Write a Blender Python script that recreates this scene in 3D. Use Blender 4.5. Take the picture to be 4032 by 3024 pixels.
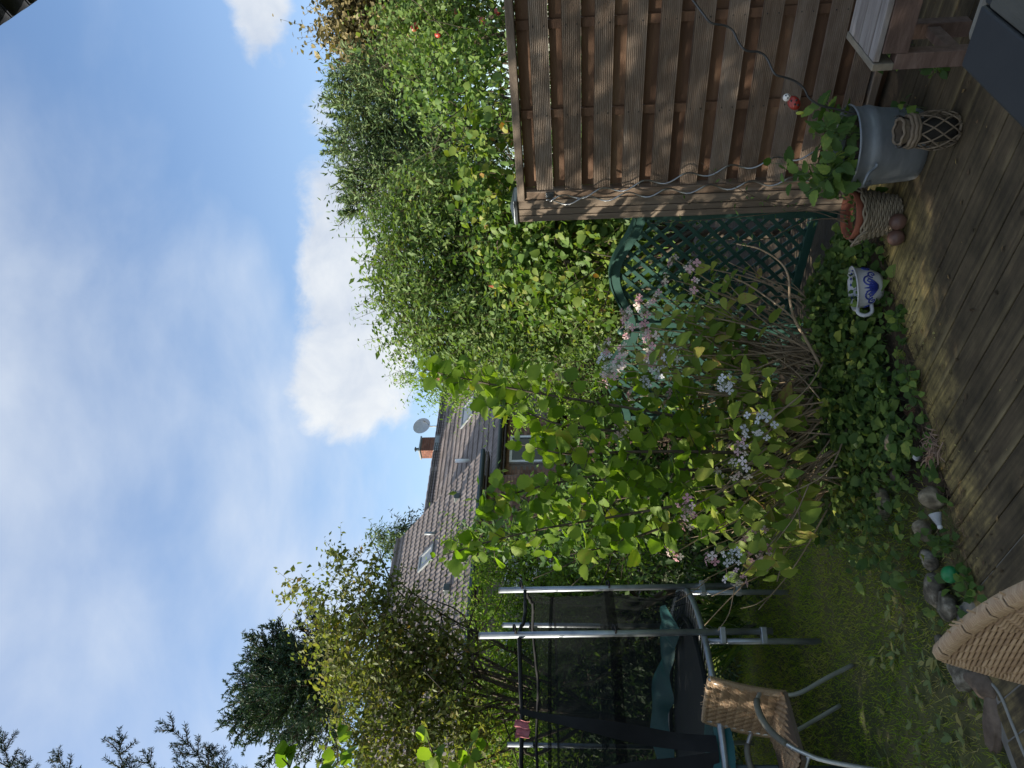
import bpy, math, random
import numpy as np
from mathutils import Vector, Matrix

random.seed(7)
RNG = np.random.default_rng(11)
for o in list(bpy.data.objects):
    bpy.data.objects.remove(o)
SC = bpy.context.scene
COL = SC.collection
PI = math.pi

# ------------------------------------------------------------------ camera
FPX = 3000.0
PITCH = math.atan(219 / FPX)
ROLL = 0.022
CAM = np.array([0.0, 0.0, 1.6])
Fv = np.array([0, math.cos(PITCH), math.sin(PITCH)])
Uv = np.array([0, -math.sin(PITCH), math.cos(PITCH)])
Rv = np.array([1.0, 0, 0])
Rc = math.cos(ROLL) * Rv - math.sin(ROLL) * Uv
Uc = math.sin(ROLL) * Rv + math.cos(ROLL) * Uv
cd = bpy.data.cameras.new('camera')
cam = bpy.data.objects.new('camera', cd)
COL.objects.link(cam)
cd.sensor_width = 36
cd.lens = 36 * FPX / 4032
cd.clip_end = 2000
cd.clip_start = 0.05
# the phone was held upright, the picture is stored on its side: image right is world down
cam.matrix_world = Matrix(((-Uc[0], Rc[0], -Fv[0], CAM[0]), (-Uc[1], Rc[1], -Fv[1], CAM[1]),
                           (-Uc[2], Rc[2], -Fv[2], CAM[2]), (0, 0, 0, 1)))
SC.camera = cam

# ------------------------------------------------------------------ light
SUN_EL, SUN_DIR = math.radians(34), np.array([-0.985, -0.17])
SUN_AZ = math.atan2(SUN_DIR[0], SUN_DIR[1])
world = bpy.data.worlds.new('World')
SC.world = world
world.use_nodes = True
SKY_STRENGTH = 0.088
SC.view_settings.view_transform = 'Standard'
SC.view_settings.look = 'None'
SC.view_settings.gamma = 1
SC.view_settings.use_curve_mapping = False
SC.view_settings.exposure = 1.3
SC.render.engine = 'CYCLES'
SC.cycles.max_bounces = 9
SC.cycles.diffuse_bounces = 6
SC.cycles.transmission_bounces = 6
SC.cycles.transparent_max_bounces = 12
SC.cycles.use_denoising = True


def build_sky():
    nt = world.node_tree
    N, L = nt.nodes, nt.links
    N.clear()
    out = N.new('ShaderNodeOutputWorld')
    bg = N.new('ShaderNodeBackground')
    bg.inputs['Strength'].default_value = SKY_STRENGTH
    L.new(bg.outputs[0], out.inputs[0])
    sky = N.new('ShaderNodeTexSky')
    sky.sky_type = 'NISHITA'
    sky.sun_disc = False
    sky.sun_elevation = SUN_EL
    sky.sun_rotation = SUN_AZ % (2 * PI)
    sky.altitude = 50
    sky.air_density = 1.1
    sky.dust_density = 0.6
    sky.ozone_density = 3.2
    tc = N.new('ShaderNodeTexCoord')
    sep = N.new('ShaderNodeSeparateXYZ')
    L.new(tc.outputs['Generated'], sep.inputs[0])

    def M(op, a, b=None, c=None, clamp=False):
        n = N.new('ShaderNodeMath')
        n.operation = op
        n.use_clamp = clamp
        for i, v in enumerate((a, b, c)):
            if v is None:
                continue
            if isinstance(v, (int, float)):
                n.inputs[i].default_value = v
            else:
                L.new(v, n.inputs[i])
        return n.outputs[0]
    x, y, z = sep.outputs
    az = M('ARCTAN2', x, y)
    el = M('ARCSINE', z)
    zc = M('ADD', M('MAXIMUM', z, 0.0), 0.22)
    px, py = M('DIVIDE', x, zc), M('DIVIDE', y, zc)
    comb = N.new('ShaderNodeCombineXYZ')
    L.new(px, comb.inputs[0])
    L.new(py, comb.inputs[1])

    def noise(vec, scale, detail, rough, off=(0, 0, 0), dist=0.0):
        mp = N.new('ShaderNodeMapping')
        mp.inputs['Location'].default_value = off
        L.new(vec, mp.inputs[0])
        n = N.new('ShaderNodeTexNoise')
        n.inputs['Scale'].default_value = scale
        n.inputs['Detail'].default_value = detail
        n.inputs['Roughness'].default_value = rough
        n.inputs['Distortion'].default_value = dist
        L.new(mp.outputs[0], n.inputs['Vector'])
        return n.outputs['Fac']
    big = noise(comb.outputs[0], 1.1, 6, 0.5, (3.1, 0.4, 0), 0.2)
    fine = noise(comb.outputs[0], 3.0, 8, 0.55, (1.7, 5.2, 0), 0.3)
    # veil of thin high cloud: denser towards the sun (left) and overhead
    lean = M('ADD', M('MULTIPLY', x, -0.62), M('MULTIPLY', z, 0.55))
    veil = M('ADD', M('ADD', M('MULTIPLY', big, 1.5), M('MULTIPLY', fine, 0.55)), lean)
    mr = N.new('ShaderNodeMapRange')
    mr.interpolation_type = 'SMOOTHSTEP'
    mr.inputs['From Min'].default_value = 0.98
    mr.inputs['From Max'].default_value = 1.85
    mr.inputs['To Max'].default_value = 0.92
    L.new(veil, mr.inputs['Value'])
    low = M('SUBTRACT', 1.0, M('MULTIPLY', M('ABSOLUTE', M('SUBTRACT', el, 0.22)), 3.2), clamp=True)
    veilm = M('MAXIMUM', mr.outputs[0], M('MULTIPLY', low, 0.16))
    # cumulus banks near the horizon
    edge = noise(tc.outputs['Generated'], 9, 9, 0.62, (0.3, 0.8, 0.2), 0.25)
    puff = noise(tc.outputs['Generated'], 4.2, 3, 0.5, (2.3, 0.1, 0.7))
    dens = None
    for (a0, e0, wa, we, g) in ((9.5, 15.0, 13.0, 5.6, 1.0), (2.0, 16.2, 6.5, 4.2, 0.9), (30.0, 19.8, 7.5, 2.6, 1.0), (-75, 14, 16, 6, 1), (75, 15, 20, 7, 1),
                                (150, 14, 22, 6, 1), (-140, 15, 20, 6, 1)):
        da = M('DIVIDE', M('SUBTRACT', az, math.radians(a0)), math.radians(wa))
        de = M('DIVIDE', M('SUBTRACT', el, math.radians(e0)), math.radians(we))
        b = M('MULTIPLY', M('SUBTRACT', 1.0, M('ADD', M('MULTIPLY', da, da), M('MULTIPLY', de, de))), g)
        dens = b if dens is None else M('MAXIMUM', dens, b)
    dens = M('MAXIMUM', dens, -1.0)
    dsum = M('ADD', dens, M('ADD', M('MULTIPLY', M('SUBTRACT', edge, 0.5), 2.3), M('MULTIPLY', M('SUBTRACT', puff, 0.5), 1.3)))
    mr2 = N.new('ShaderNodeMapRange')
    mr2.interpolation_type = 'SMOOTHSTEP'
    mr2.inputs['From Min'].default_value = 0.02
    mr2.inputs['From Max'].default_value = 0.58
    mr2.inputs['To Max'].default_value = 0.95
    L.new(dsum, mr2.inputs['Value'])

    def mix(fac, a, b):
        m = N.new('ShaderNodeMix')
        m.data_type = 'RGBA'
        for s, v in ((m.inputs[0], fac), (m.inputs[6], a), (m.inputs[7], b)):
            if isinstance(v, tuple):
                s.default_value = v
            elif isinstance(v, (int, float)):
                s.default_value = v
            else:
                L.new(v, s)
        return m.outputs[2]
    k = 1 / SKY_STRENGTH
    vc = mix(fine, (0.275 * k, 0.315 * k, 0.385 * k, 1), (0.37 * k, 0.39 * k, 0.41 * k, 1))
    shade = noise(tc.outputs['Generated'], 14, 7, 0.6, (0.9, 0.4, 1.2), 0.3)
    cc = mix(M('MULTIPLY', M('SUBTRACT', M('ADD', M('MULTIPLY', puff, 0.5), M('MULTIPLY', shade, 0.5)), 0.36), 3.6, clamp=True), (0.25 * k, 0.28 * k, 0.33 * k, 1), (0.385 * k, 0.395 * k, 0.40 * k, 1))
    c1 = mix(veilm, sky.outputs[0], vc)
    c2 = mix(mr2.outputs[0], c1, cc)
    L.new(c2, bg.inputs['Color'])


build_sky()
sd = bpy.data.lights.new('sun', 'SUN')
sd.energy = 4.2
sd.angle = math.radians(0.55)
sd.color = (1.0, 0.93, 0.80)
sun = bpy.data.objects.new('sun', sd)
COL.objects.link(sun)
tosun = Vector((SUN_DIR[0] * math.cos(SUN_EL), SUN_DIR[1] * math.cos(SUN_EL), math.sin(SUN_EL)))
sun.rotation_euler = tosun.to_track_quat('Z', 'Y').to_euler()
sun.location = tosun * 40


# ------------------------------------------------------------------ survey helpers (points of the photo at a known distance or plane)
def ray(x, y):
    return Rc * ((3024 - y) - 1512) / FPX - Uc * (x - 2016) / FPX + Fv


def P(x, y, D):
    d = ray(x, y)
    return CAM + d * D / d[1]


def G(x, y, z=0.0):
    d = ray(x, y)
    return CAM + d * (z - CAM[2]) / d[2]


def on_plane(x, y, o, n):
    d = ray(x, y)
    return CAM + d * (np.dot(np.array(o) - CAM, n) / np.dot(d, n))


# ------------------------------------------------------------------ materials
MATS = {}


def nodes_of(name):
    m = bpy.data.materials.new(name)
    m.use_nodes = True
    nt = m.node_tree
    nt.nodes.clear()
    out = nt.nodes.new('ShaderNodeOutputMaterial')
    return m, nt, nt.nodes, nt.links, out


def ramp(N, stops):
    r = N.new('ShaderNodeValToRGB')
    e = r.color_ramp.elements
    while len(e) > 1:
        e.remove(e[-1])
    for i, (p, c) in enumerate(stops):
        el = e[0] if i == 0 else e.new(p)
        el.position = p
        el.color = (*c, 1)
    return r


def surf(name, cols, rough=0.7, scale=8, detail=6, stretch=(1, 1, 1), bump=0.2, bscale=None, metallic=0.0, spec=0.4, rand=0.0, coord='Object', nrough=0.6):
    """noise coloured surface; cols = list of (pos, rgb)"""
    if name in MATS:
        return MATS[name]
    m, nt, N, L, out = nodes_of(name)
    b = N.new('ShaderNodeBsdfPrincipled')
    L.new(b.outputs[0], out.inputs[0])
    tc = N.new('ShaderNodeTexCoord')
    mp = N.new('ShaderNodeMapping')
    mp.inputs['Scale'].default_value = stretch
    L.new(tc.outputs[coord], mp.inputs[0])
    oi = N.new('ShaderNodeObjectInfo')
    if coord == 'Object' and rand:
        ad = N.new('ShaderNodeVectorMath')
        ad.operation = 'SCALE'
        cx = N.new('ShaderNodeCombineXYZ')
        for i in range(3):
            L.new(oi.outputs['Random'], cx.inputs[i])
        L.new(cx.outputs[0], ad.inputs[0])
        ad.inputs['Scale'].default_value = 37.0
        L.new(ad.outputs[0], mp.inputs['Location'])
    nz = N.new('ShaderNodeTexNoise')
    nz.inputs['Scale'].default_value = scale
    nz.inputs['Detail'].default_value = detail
    nz.inputs['Roughness'].default_value = nrough
    L.new(mp.outputs[0], nz.inputs['Vector'])
    r = ramp(N, cols)
    fac = nz.outputs['Fac']
    if rand:
        ma = N.new('ShaderNodeMath')
        ma.operation = 'MULTIPLY_ADD'
        L.new(oi.outputs['Random'], ma.inputs[0])
        ma.inputs[1].default_value = rand
        ma.inputs[2].default_value = -rand / 2
        mb = N.new('ShaderNodeMath')
        L.new(fac, mb.inputs[0])
        L.new(ma.outputs[0], mb.inputs[1])
        fac = mb.outputs[0]
    L.new(fac, r.inputs[0])
    L.new(r.outputs[0], b.inputs['Base Color'])
    b.inputs['Roughness'].default_value = rough
    b.inputs['Metallic'].default_value = metallic
    b.inputs['Specular IOR Level'].default_value = spec
    if bump:
        bp = N.new('ShaderNodeBump')
        bp.inputs['Strength'].default_value = bump
        bp.inputs['Distance'].default_value = 0.01
        n2 = N.new('ShaderNodeTexNoise')
        n2.inputs['Scale'].default_value = bscale or scale * 4
        n2.inputs['Detail'].default_value = 5
        L.new(mp.outputs[0], n2.inputs['Vector'])
        L.new(n2.outputs['Fac'], bp.inputs['Height'])
        L.new(bp.outputs[0], b.inputs['Normal'])
    MATS[name] = m
    return m


def leafmat(name, stops, trans=0.38, rough=0.5, spec=0.22, obj=False, tboost=(1.25, 1.35, 0.5)):
    """leaf: colour picked by a per-leaf value, glossy one side, light passing through"""
    if name in MATS:
        return MATS[name]
    m, nt, N, L, out = nodes_of(name)
    b = N.new('ShaderNodeBsdfPrincipled')
    b.inputs['Roughness'].default_value = rough
    b.inputs['Specular IOR Level'].default_value = spec
    t = N.new('ShaderNodeBsdfTranslucent')
    mx = N.new('ShaderNodeMixShader')
    mx.inputs[0].default_value = trans
    L.new(b.outputs[0], mx.inputs[1])
    L.new(t.outputs[0], mx.inputs[2])
    L.new(mx.outputs[0], out.inputs[0])
    fs = 1.0 if name.startswith('floret') or name.startswith('needle_fir') else 1.3
    r = ramp(N, [(q, tuple(v * fs for v in c)) for q, c in stops])
    nz = N.new('ShaderNodeTexNoise')
    nz.inputs['Detail'].default_value = 4
    nz.inputs['Roughness'].default_value = .65
    ge = N.new('ShaderNodeNewGeometry')
    L.new(ge.outputs['Position'], nz.inputs['Vector'])
    nz.inputs['Scale'].default_value = 42 if obj else 2.2
    ma = N.new('ShaderNodeMath')
    ma.operation = 'MULTIPLY_ADD'
    L.new(nz.outputs['Fac'], ma.inputs[0])
    ma.inputs[1].default_value = .4 if obj else .7
    if obj:
        oi = N.new('ShaderNodeObjectInfo')
        src = oi.outputs['Random']
    else:
        a = N.new('ShaderNodeAttribute')
        a.attribute_name = 'tint'
        src = a.outputs['Fac']
    mb_ = N.new('ShaderNodeMath')
    mb_.operation = 'SUBTRACT'
    L.new(src, mb_.inputs[0])
    mb_.inputs[1].default_value = .24 if obj else .35
    L.new(mb_.outputs[0], ma.inputs[2])
    L.new(ma.outputs[0], r.inputs[0])
    L.new(r.outputs[0], b.inputs['Base Color'])
    vm = N.new('ShaderNodeVectorMath')
    vm.operation = 'MULTIPLY'
    vm.inputs[1].default_value = tboost
    L.new(r.outputs[0], vm.inputs[0])
    L.new(vm.outputs[0], t.inputs['Color'])
    MATS[name] = m
    return m


def plain(name, c, rough=0.5, metallic=0.0, spec=0.5):
    return surf(name, [(0.3, tuple(v * 0.85 for v in c)), (0.7, tuple(min(1, v * 1.12) for v in c))], rough, 14, 4, bump=0.05, metallic=metallic, spec=spec)


def netmat(name, opacity, col):
    m, nt, N, L, out = nodes_of(name)
    d = N.new('ShaderNodeBsdfDiffuse')
    d.inputs[0].default_value = (*col, 1)
    t = N.new('ShaderNodeBsdfTransparent')
    mx = N.new('ShaderNodeMixShader')
    mx.inputs[0].default_value = opacity
    L.new(t.outputs[0], mx.inputs[1])
    L.new(d.outputs[0], mx.inputs[2])
    L.new(mx.outputs[0], out.inputs[0])
    return m


# ------------------------------------------------------------------ mesh helpers
def link(name, me, mat, parent=None, kind=None, loc=None, rot=None):
    o = bpy.data.objects.new(name, me)
    COL.objects.link(o)
    if mat is not None and len(me.materials) == 0:
        for mm in (mat if isinstance(mat, (list, tuple)) else [mat]):
            me.materials.append(mm)
    if parent is not None:
        o.parent = parent
    if kind:
        o['kind'] = kind
    if loc is not None:
        o.location = loc
    if rot is not None:
        o.rotation_euler = rot
    return o


def tag(o, label, cat, group=None, kind=None):
    o['label'] = label
    o['category'] = cat
    if group:
        o['group'] = group
    if kind:
        o['kind'] = kind
    return o


def thing(name, label, cat, loc=(0, 0, 0), rz=0.0, group=None):
    o = bpy.data.objects.new(name, None)
    COL.objects.link(o)
    o.empty_display_size = 0.1
    o.location = loc
    o.rotation_euler = (0, 0, rz)
    return tag(o, label, cat, group)


def copy_tree(o, parent=None):
    c = o.copy()
    COL.objects.link(c)
    if parent is not None:
        c.parent = parent
    for ch in list(o.children):
        copy_tree(ch, c)
    return c


class MB:
    def __init__(s):
        s.v, s.f = [], []

    def add(s, verts, faces):
        b = len(s.v)
        s.v += [tuple(map(float, q)) for q in verts]
        s.f += [tuple(i + b for i in f) for f in faces]
        return s

    def box(s, x0, x1, y0, y1, z0, z1, M=None):
        vs = [(x, y, z) for z in (z0, z1) for y in (y0, y1) for x in (x0, x1)]
        if M is not None:
            vs = [tuple(M @ Vector(q)) for q in vs]
        return s.add(vs, [(0, 2, 3, 1), (4, 5, 7, 6), (0, 1, 5, 4), (2, 6, 7, 3), (0, 4, 6, 2), (1, 3, 7, 5)])

    def tube(s, pts, rad, n=8, cap=True):
        pts = [np.array(p, float) for p in pts]
        k = len(pts)
        rr = [rad] * k if isinstance(rad, (int, float)) else list(rad)
        prev = None
        vs = []
        for i in range(k):
            t = pts[min(i + 1, k - 1)] - pts[max(i - 1, 0)]
            t = t / (np.linalg.norm(t) + 1e-9)
            if prev is None:
                a = np.array([0, 0, 1.0]) if abs(t[2]) < 0.9 else np.array([1.0, 0, 0])
                u = np.cross(t, a)
            else:
                u = prev - t * np.dot(prev, t)
            u /= np.linalg.norm(u) + 1e-9
            prev = u
            w = np.cross(t, u)
            for j in range(n):
                a = 2 * PI * j / n
                vs.append(pts[i] + rr[i] * (math.cos(a) * u + math.sin(a) * w))
        fs = []
        for i in range(k - 1):
            for j in range(n):
                fs.append((i * n + j, i * n + (j + 1) % n, (i + 1) * n + (j + 1) % n, (i + 1) * n + j))
        if cap:
            fs.append(tuple(range(n - 1, -1, -1)))
            fs.append(tuple((k - 1) * n + j for j in range(n)))
        return s.add(vs, fs)

    def lathe(s, prof, n=24, c=(0, 0, 0)):
        vs = [(c[0] + r * math.cos(2 * PI * j / n), c[1] + r * math.sin(2 * PI * j / n), c[2] + z) for r, z in prof for j in range(n)]
        fs = [(i * n + j, i * n + (j + 1) % n, (i + 1) * n + (j + 1) % n, (i + 1) * n + j) for i in range(len(prof) - 1) for j in range(n)]
        return s.add(vs, fs)

    def mesh(s, name='mesh', smooth=False):
        me = bpy.data.meshes.new(name)
        me.from_pydata(s.v, [], s.f)
        if smooth:
            me.polygons.foreach_set('use_smooth', [True] * len(me.polygons))
        me.update()
        return me

    def build(s, name, mat, parent=None, smooth=False, kind=None, bevel=0, loc=None, rot=None):
        me = s.mesh(name, smooth)
        o = link(name, me, mat, parent, kind, loc, rot)
        if bevel:
            md = o.modifiers.new('bevel', 'BEVEL')
            md.width = bevel
            md.segments = 2
            md.limit_method = 'ANGLE'
        return o


def crv(pts, n):
    """Catmull-Rom through pts"""
    p = [np.array(q, float) for q in pts]
    p = [2 * p[0] - p[1]] + p + [2 * p[-1] - p[-2]]
    out = []
    segs = len(p) - 3
    for i in range(segs):
        a, b, c, d = p[i:i + 4]
        for k in range(n):
            t = k / n
            out.append(0.5 * (2 * b + (c - a) * t + (2 * a - 5 * b + 4 * c - d) * t * t + (3 * b - a - 3 * c + d) * t ** 3))
    out.append(p[-2])
    return out


def sphere_mb(c, r, n=12, m=8, sq=(1, 1, 1)):
    b = MB()
    prof = [(max(1e-4, math.sin(PI * i / m)), -math.cos(PI * i / m)) for i in range(m + 1)]
    vs = [(c[0] + r * sq[0] * q * math.cos(2 * PI * j / n), c[1] + r * sq[1] * q * math.sin(2 * PI * j / n), c[2] + r * sq[2] * z) for q, z in prof for j in range(n)]
    fs = [(i * n + j, i * n + (j + 1) % n, (i + 1) * n + (j + 1) % n, (i + 1) * n + j) for i in range(m) for j in range(n)]
    return b.add(vs, fs)


# ---- leaves
def norm(a):
    return a / (np.linalg.norm(a, axis=-1, keepdims=True) + 1e-9)


T_RHOMB = (np.array([(0, 0, 0), (.42, .5, .10), (1, 0, -.10), (.42, -.5, .10)], float), [(0, 2, 1), (0, 3, 2)])
T_OVAL = (np.array([(0, 0, 0), (.28, .44, .07), (.68, .36, .03), (1, 0, -.16), (.68, -.36, .03), (.28, -.44, .07), (.33, 0, 0), (.7, 0, -.04)], float),
          [(0, 6, 1), (6, 7, 2, 1), (7, 3, 2), (0, 5, 6), (5, 4, 7, 6), (4, 3, 7)])


def toothed(k=6, wide=0.5, tooth=0.05, droop=0.16, pw=0.75):
    v = [(0, 0, 0)]
    mid = []
    for i in range(1, k):
        t = i / k
        mid.append((t, 0, -droop * t * t))
    L, R = [], []
    for i in range(1, 2 * k):
        t = i / (2 * k)
        w = wide * (math.sin(PI * t ** pw)) ** 0.8 + (tooth if i % 2 else -tooth * .4)
        z = 0.16 * w - droop * t * t
        L.append((t - (0.0 if i % 2 else .02), w, z))
        R.append((t - (0.0 if i % 2 else .02), -w, z))
    tip = [(1.0, 0, -droop)]
    V = v + mid + L + R + tip
    m0, l0, r0, tp = 1, 1 + len(mid), 1 + len(mid) + len(L), len(V) - 1
    F = []
    for side, s0 in ((0, l0), (1, r0)):
        seq = [0] + [s0 + i for i in range(2 * k - 1)] + [tp]
        ms = [0] + [m0 + i for i in range(k - 1)] + [tp]
        for i in range(k):
            q = [ms[i], ms[i + 1], seq[2 * i + 2], seq[2 * i + 1], seq[2 * i]]
            q = [a for n_, a in enumerate(q) if a not in q[:n_]]
            F.append(tuple(q) if side == 0 else tuple(reversed(q)))
    return np.array(V, float), F


T_HAZEL = toothed(5, 0.44, 0.045, 0.14, 0.8)
T_HYD = toothed(4, 0.34, 0.015, 0.30, 0.72)


def leaf_mesh(name, p, t, n, L, W, tmpl, tint=None):
    V, F = tmpl
    p, t, n = np.asarray(p), norm(np.asarray(t)), np.asarray(n)
    K = len(p)
    s = norm(np.cross(n, t))
    n2 = np.cross(t, s)
    L = np.broadcast_to(np.asarray(L, float), (K,))
    W = np.broadcast_to(np.asarray(W, float), (K,))
    pos = (p[:, None, :] + V[None, :, 0, None] * (L[:, None, None] * t[:, None, :]) + V[None, :, 1, None] * (W[:, None, None] * s[:, None, :])
           + V[None, :, 2, None] * (W[:, None, None] * n2[:, None, :]))
    m = len(V)
    li = np.array([i for f in F for i in f])
    ls = np.cumsum([0] + [len(f) for f in F])[:-1]
    nl = len(li)
    loops = (np.arange(K)[:, None] * m + li[None, :]).ravel()
    starts = (np.arange(K)[:, None] * nl + ls[None, :]).ravel()
    me = bpy.data.meshes.new(name)
    me.vertices.add(K * m)
    me.vertices.foreach_set('co', pos.ravel())
    me.loops.add(len(loops))
    me.loops.foreach_set('vertex_index', loops.astype(np.int32))
    me.polygons.add(len(starts))
    me.polygons.foreach_set('loop_start', starts.astype(np.int32))
    if tint is None:
        tint = RNG.random(K)
    at = me.attributes.new('tint', 'FLOAT', 'FACE')
    at.data.foreach_set('value', np.repeat(np.clip(tint, 0, 1), len(F)).astype(np.float32))
    me.update(calc_edges=True)
    me.validate()
    return me


_LEAFPROTO = {}


def leaf_part(name, p, t, n, L, W, tmpl, mat, parent):
    key = (id(tmpl), mat.name)
    if key not in _LEAFPROTO:
        me = bpy.data.meshes.new(name)
        me.from_pydata([tuple(v) for v in tmpl[0]], [], tmpl[1])
        me.materials.append(mat)
        me.polygons.foreach_set('use_smooth', [True] * len(me.polygons))
        _LEAFPROTO[key] = me
    t = Vector(t).normalized()
    s = Vector(n).cross(t).normalized()
    n2 = t.cross(s)
    o = bpy.data.objects.new(name, _LEAFPROTO[key])
    COL.objects.link(o)
    o.parent = parent
    o.matrix_local = Matrix(((t.x * L, s.x * W, n2.x * W, p[0]), (t.y * L, s.y * W, n2.y * W, p[1]), (t.z * L, s.z * W, n2.z * W, p[2]), (0, 0, 0, 1)))
    return o


def twigs_mesh(name, segs, r0, r1, n=3):
    """thin 3 sided twigs, segs: list of (a, b) arrays"""
    A, B = np.array([s[0] for s in segs]), np.array([s[1] for s in segs])
    t = norm(B - A)
    ref = np.where(np.abs(t[:, 2:3]) < .9, np.array([[0, 0, 1.]]), np.array([[1., 0, 0]]))
    u = norm(np.cross(t, ref))
    w = np.cross(t, u)
    vs = []
    for base, r in ((A, r0), (B, r1)):
        for j in range(n):
            a = 2 * PI * j / n
            vs.append(base + np.reshape(r, (-1, 1)) * (math.cos(a) * u + math.sin(a) * w))
    V = np.stack(vs, 1)
    K = len(A)
    F = np.array([(j, (j + 1) % n, n + (j + 1) % n, n + j) for j in range(n)])
    loops = (np.arange(K)[:, None, None] * 2 * n + F[None]).ravel()
    me = bpy.data.meshes.new(name)
    me.vertices.add(K * 2 * n)
    me.vertices.foreach_set('co', V.ravel())
    me.loops.add(len(loops))
    me.loops.foreach_set('vertex_index', loops.astype(np.int32))
    me.polygons.add(K * n)
    me.polygons.foreach_set('loop_start', (np.arange(K * n) * 4).astype(np.int32))
    me.update(calc_edges=True)
    return me


def sprays(clumps, dens, Ls, k, leafL, leafW, up=0.5, out=0.8, wild=0.5, shell=0.55, leafang=0.9, flat=0.5, minz=0.02, hang=0.0):
    """clumps: (centre, radii[3]). dens = sprays per m2 of clump surface. returns leaf arrays and twig segments"""
    PP, TT, NN, LL, WW, TI, seg = [], [], [], [], [], [], []
    for (c, rad) in clumps:
        c, rad = np.array(c, float), np.array(rad, float)
        area = 4 * PI * ((rad[0] * rad[1]) ** 1.6 + (rad[0] * rad[2]) ** 1.6 + (rad[1] * rad[2]) ** 1.6) ** (1 / 1.6) / 3 ** (1 / 1.6)
        S = max(12, int(dens * area))
        d = norm(RNG.normal(size=(S, 3)))
        rho = shell + (1.05 - shell) * RNG.random((S, 1)) ** 0.7
        b = c + d * rad * rho
        o = norm(d / rad)
        dirn = norm(o * out + np.array([0, 0, up]) + RNG.normal(size=(S, 3)) * wild)
        ls = Ls * (0.55 + 0.9 * RNG.random((S, 1)))
        bend = RNG.normal(size=(S, 3)) * 0.2 + np.array([0, 0, -hang])
        tint0 = RNG.random((S, 1))
        a0 = RNG.random((S, 1)) * 6.28
        e1 = norm(np.cross(dirn, np.array([0.3, 0.2, 1.0])))
        e2 = np.cross(dirn, e1)
        for i in range(k):
            f = (i + 0.6) / k
            pos = b + dirn * ls * f + bend * ls * f * f
            ang = a0 + i * 2.4
            side = np.cos(ang) * e1 + np.sin(ang) * e2
            t = norm(dirn * (1 - leafang * (0.5 if i == k - 1 else 1.0)) + side * leafang + RNG.normal(size=(S, 3)) * 0.25 + np.array([0, 0, -0.25]))
            nn = norm(np.array([0, 0, 1.0]) * flat + o * 0.45 + RNG.normal(size=(S, 3)) * 0.55)
            ok = (pos[:, 2] > minz)
            sc = (0.65 + 0.6 * RNG.random(S))
            PP.append(pos[ok]); TT.append(t[ok]); NN.append(nn[ok])
            LL.append((leafL * sc)[ok]); WW.append((leafW * sc)[ok])
            TI.append((0.55 * tint0[:, 0] + 0.45 * RNG.random(S))[ok])
        for j in range(0, S):
            seg.append((b[j], b[j] + dirn[j] * ls[j] * 0.9 + bend[j] * ls[j] * .8))
    cat = np.concatenate
    return cat(PP), cat(TT), cat(NN), cat(LL), cat(WW), cat(TI), seg


def CL(x, y, D, rv, rl, rd=None):
    """a clump: photo position, distance, half height / half width in photo pixels"""
    s = D / FPX
    return (P(x, y, D), (rl * s, (rd if rd else 0.8 * (rl + rv) / 2) * s, rv * s))


BARK = surf('bark', [(0.3, (0.035, 0.026, 0.018)), (0.7, (0.10, 0.078, 0.055))], 0.9, 14, 6, (1, 1, 0.25), 0.6)
TWIG = surf('twig', [(0.3, (0.05, 0.034, 0.02)), (0.7, (0.12, 0.085, 0.05))], 0.8, 20, 3, bump=0)


def limb_paths(base, targets, r, wob=0.15):
    """branches from base to each target, joined into one skin of tubes"""
    b = MB()
    base = np.array(base, float)
    tg = [np.array(t, float) for t in targets]
    top = np.mean(tg, 0)
    fork = base + (top - base) * 0.4
    fork[:2] = base[:2] + (top[:2] - base[:2]) * 0.25
    b.tube(crv([base, (base + fork) / 2 + RNG.normal(size=3) * wob * .3, fork], 5), [r * (1 - 0.03 * i) for i in range(11)], 9)
    for t in tg:
        m1 = fork + (t - fork) * 0.4 + RNG.normal(size=3) * wob + np.array([0, 0, 0.15])
        m2 = fork + (t - fork) * 0.75 + RNG.normal(size=3) * wob
        pts = crv([fork, m1, m2, t], 4)
        n = len(pts)
        b.tube(pts, [r * 0.42 * (1 - 0.88 * i / (n - 1)) for i in range(n)], 6)
        for q in range(3):
            i = RNG.integers(n // 3, n - 1)
            e = pts[i] + RNG.normal(size=3) * 0.35 + np.array([0, 0, 0.2])
            b.tube(crv([pts[i], (pts[i] + e) / 2 + RNG.normal(size=3) * .06, e], 3), [r * .16 * (1 - .12 * j) for j in range(7)], 5)
    return b


def plant(name, label, cat, base, clumps, mat, dens=40, Ls=0.3, k=8, leafL=0.06, leafW=0.03, tmpl=T_RHOMB, r=0.06, group=None, parts=True, crown='crown', core=1.1, **kw):
    base = np.array(base, float)
    t = thing(name, label, cat, base, 0, group)
    p, tt, n, L, W, ti, seg = sprays(clumps, dens, Ls, k, leafL, leafW, **kw)
    kw2 = dict(kw)
    kw2['shell'] = 0.15
    c2 = sprays([(c, np.array(r_) * .82) for c, r_ in clumps], dens * core, Ls, max(3, k // 2), leafL * 1.3, leafW * 1.5, **kw2)
    ca = [np.concatenate(q) for q in zip((p, tt, n, L, W, ti), c2[:6])]
    me = leaf_mesh(crown, ca[0] - base, ca[1], ca[2], ca[3], ca[4], tmpl, ca[5])
    o = link(crown, me, mat, t, 'stuff')
    sg = [(a - base, b - base) for a, b in seg]
    rr = np.full(len(sg), max(0.0015, leafL * 0.035))
    tw = twigs_mesh('twigs', sg, rr * 1.3, rr * 0.6)
    link('twigs', tw, TWIG, t, 'stuff')
    if parts:
        limb_paths((0, 0, 0), [(np.array(c) - base) * np.array([1, 1, .94]) for c, _ in clumps], r).build('trunk', BARK, t, True)
    return t


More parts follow.
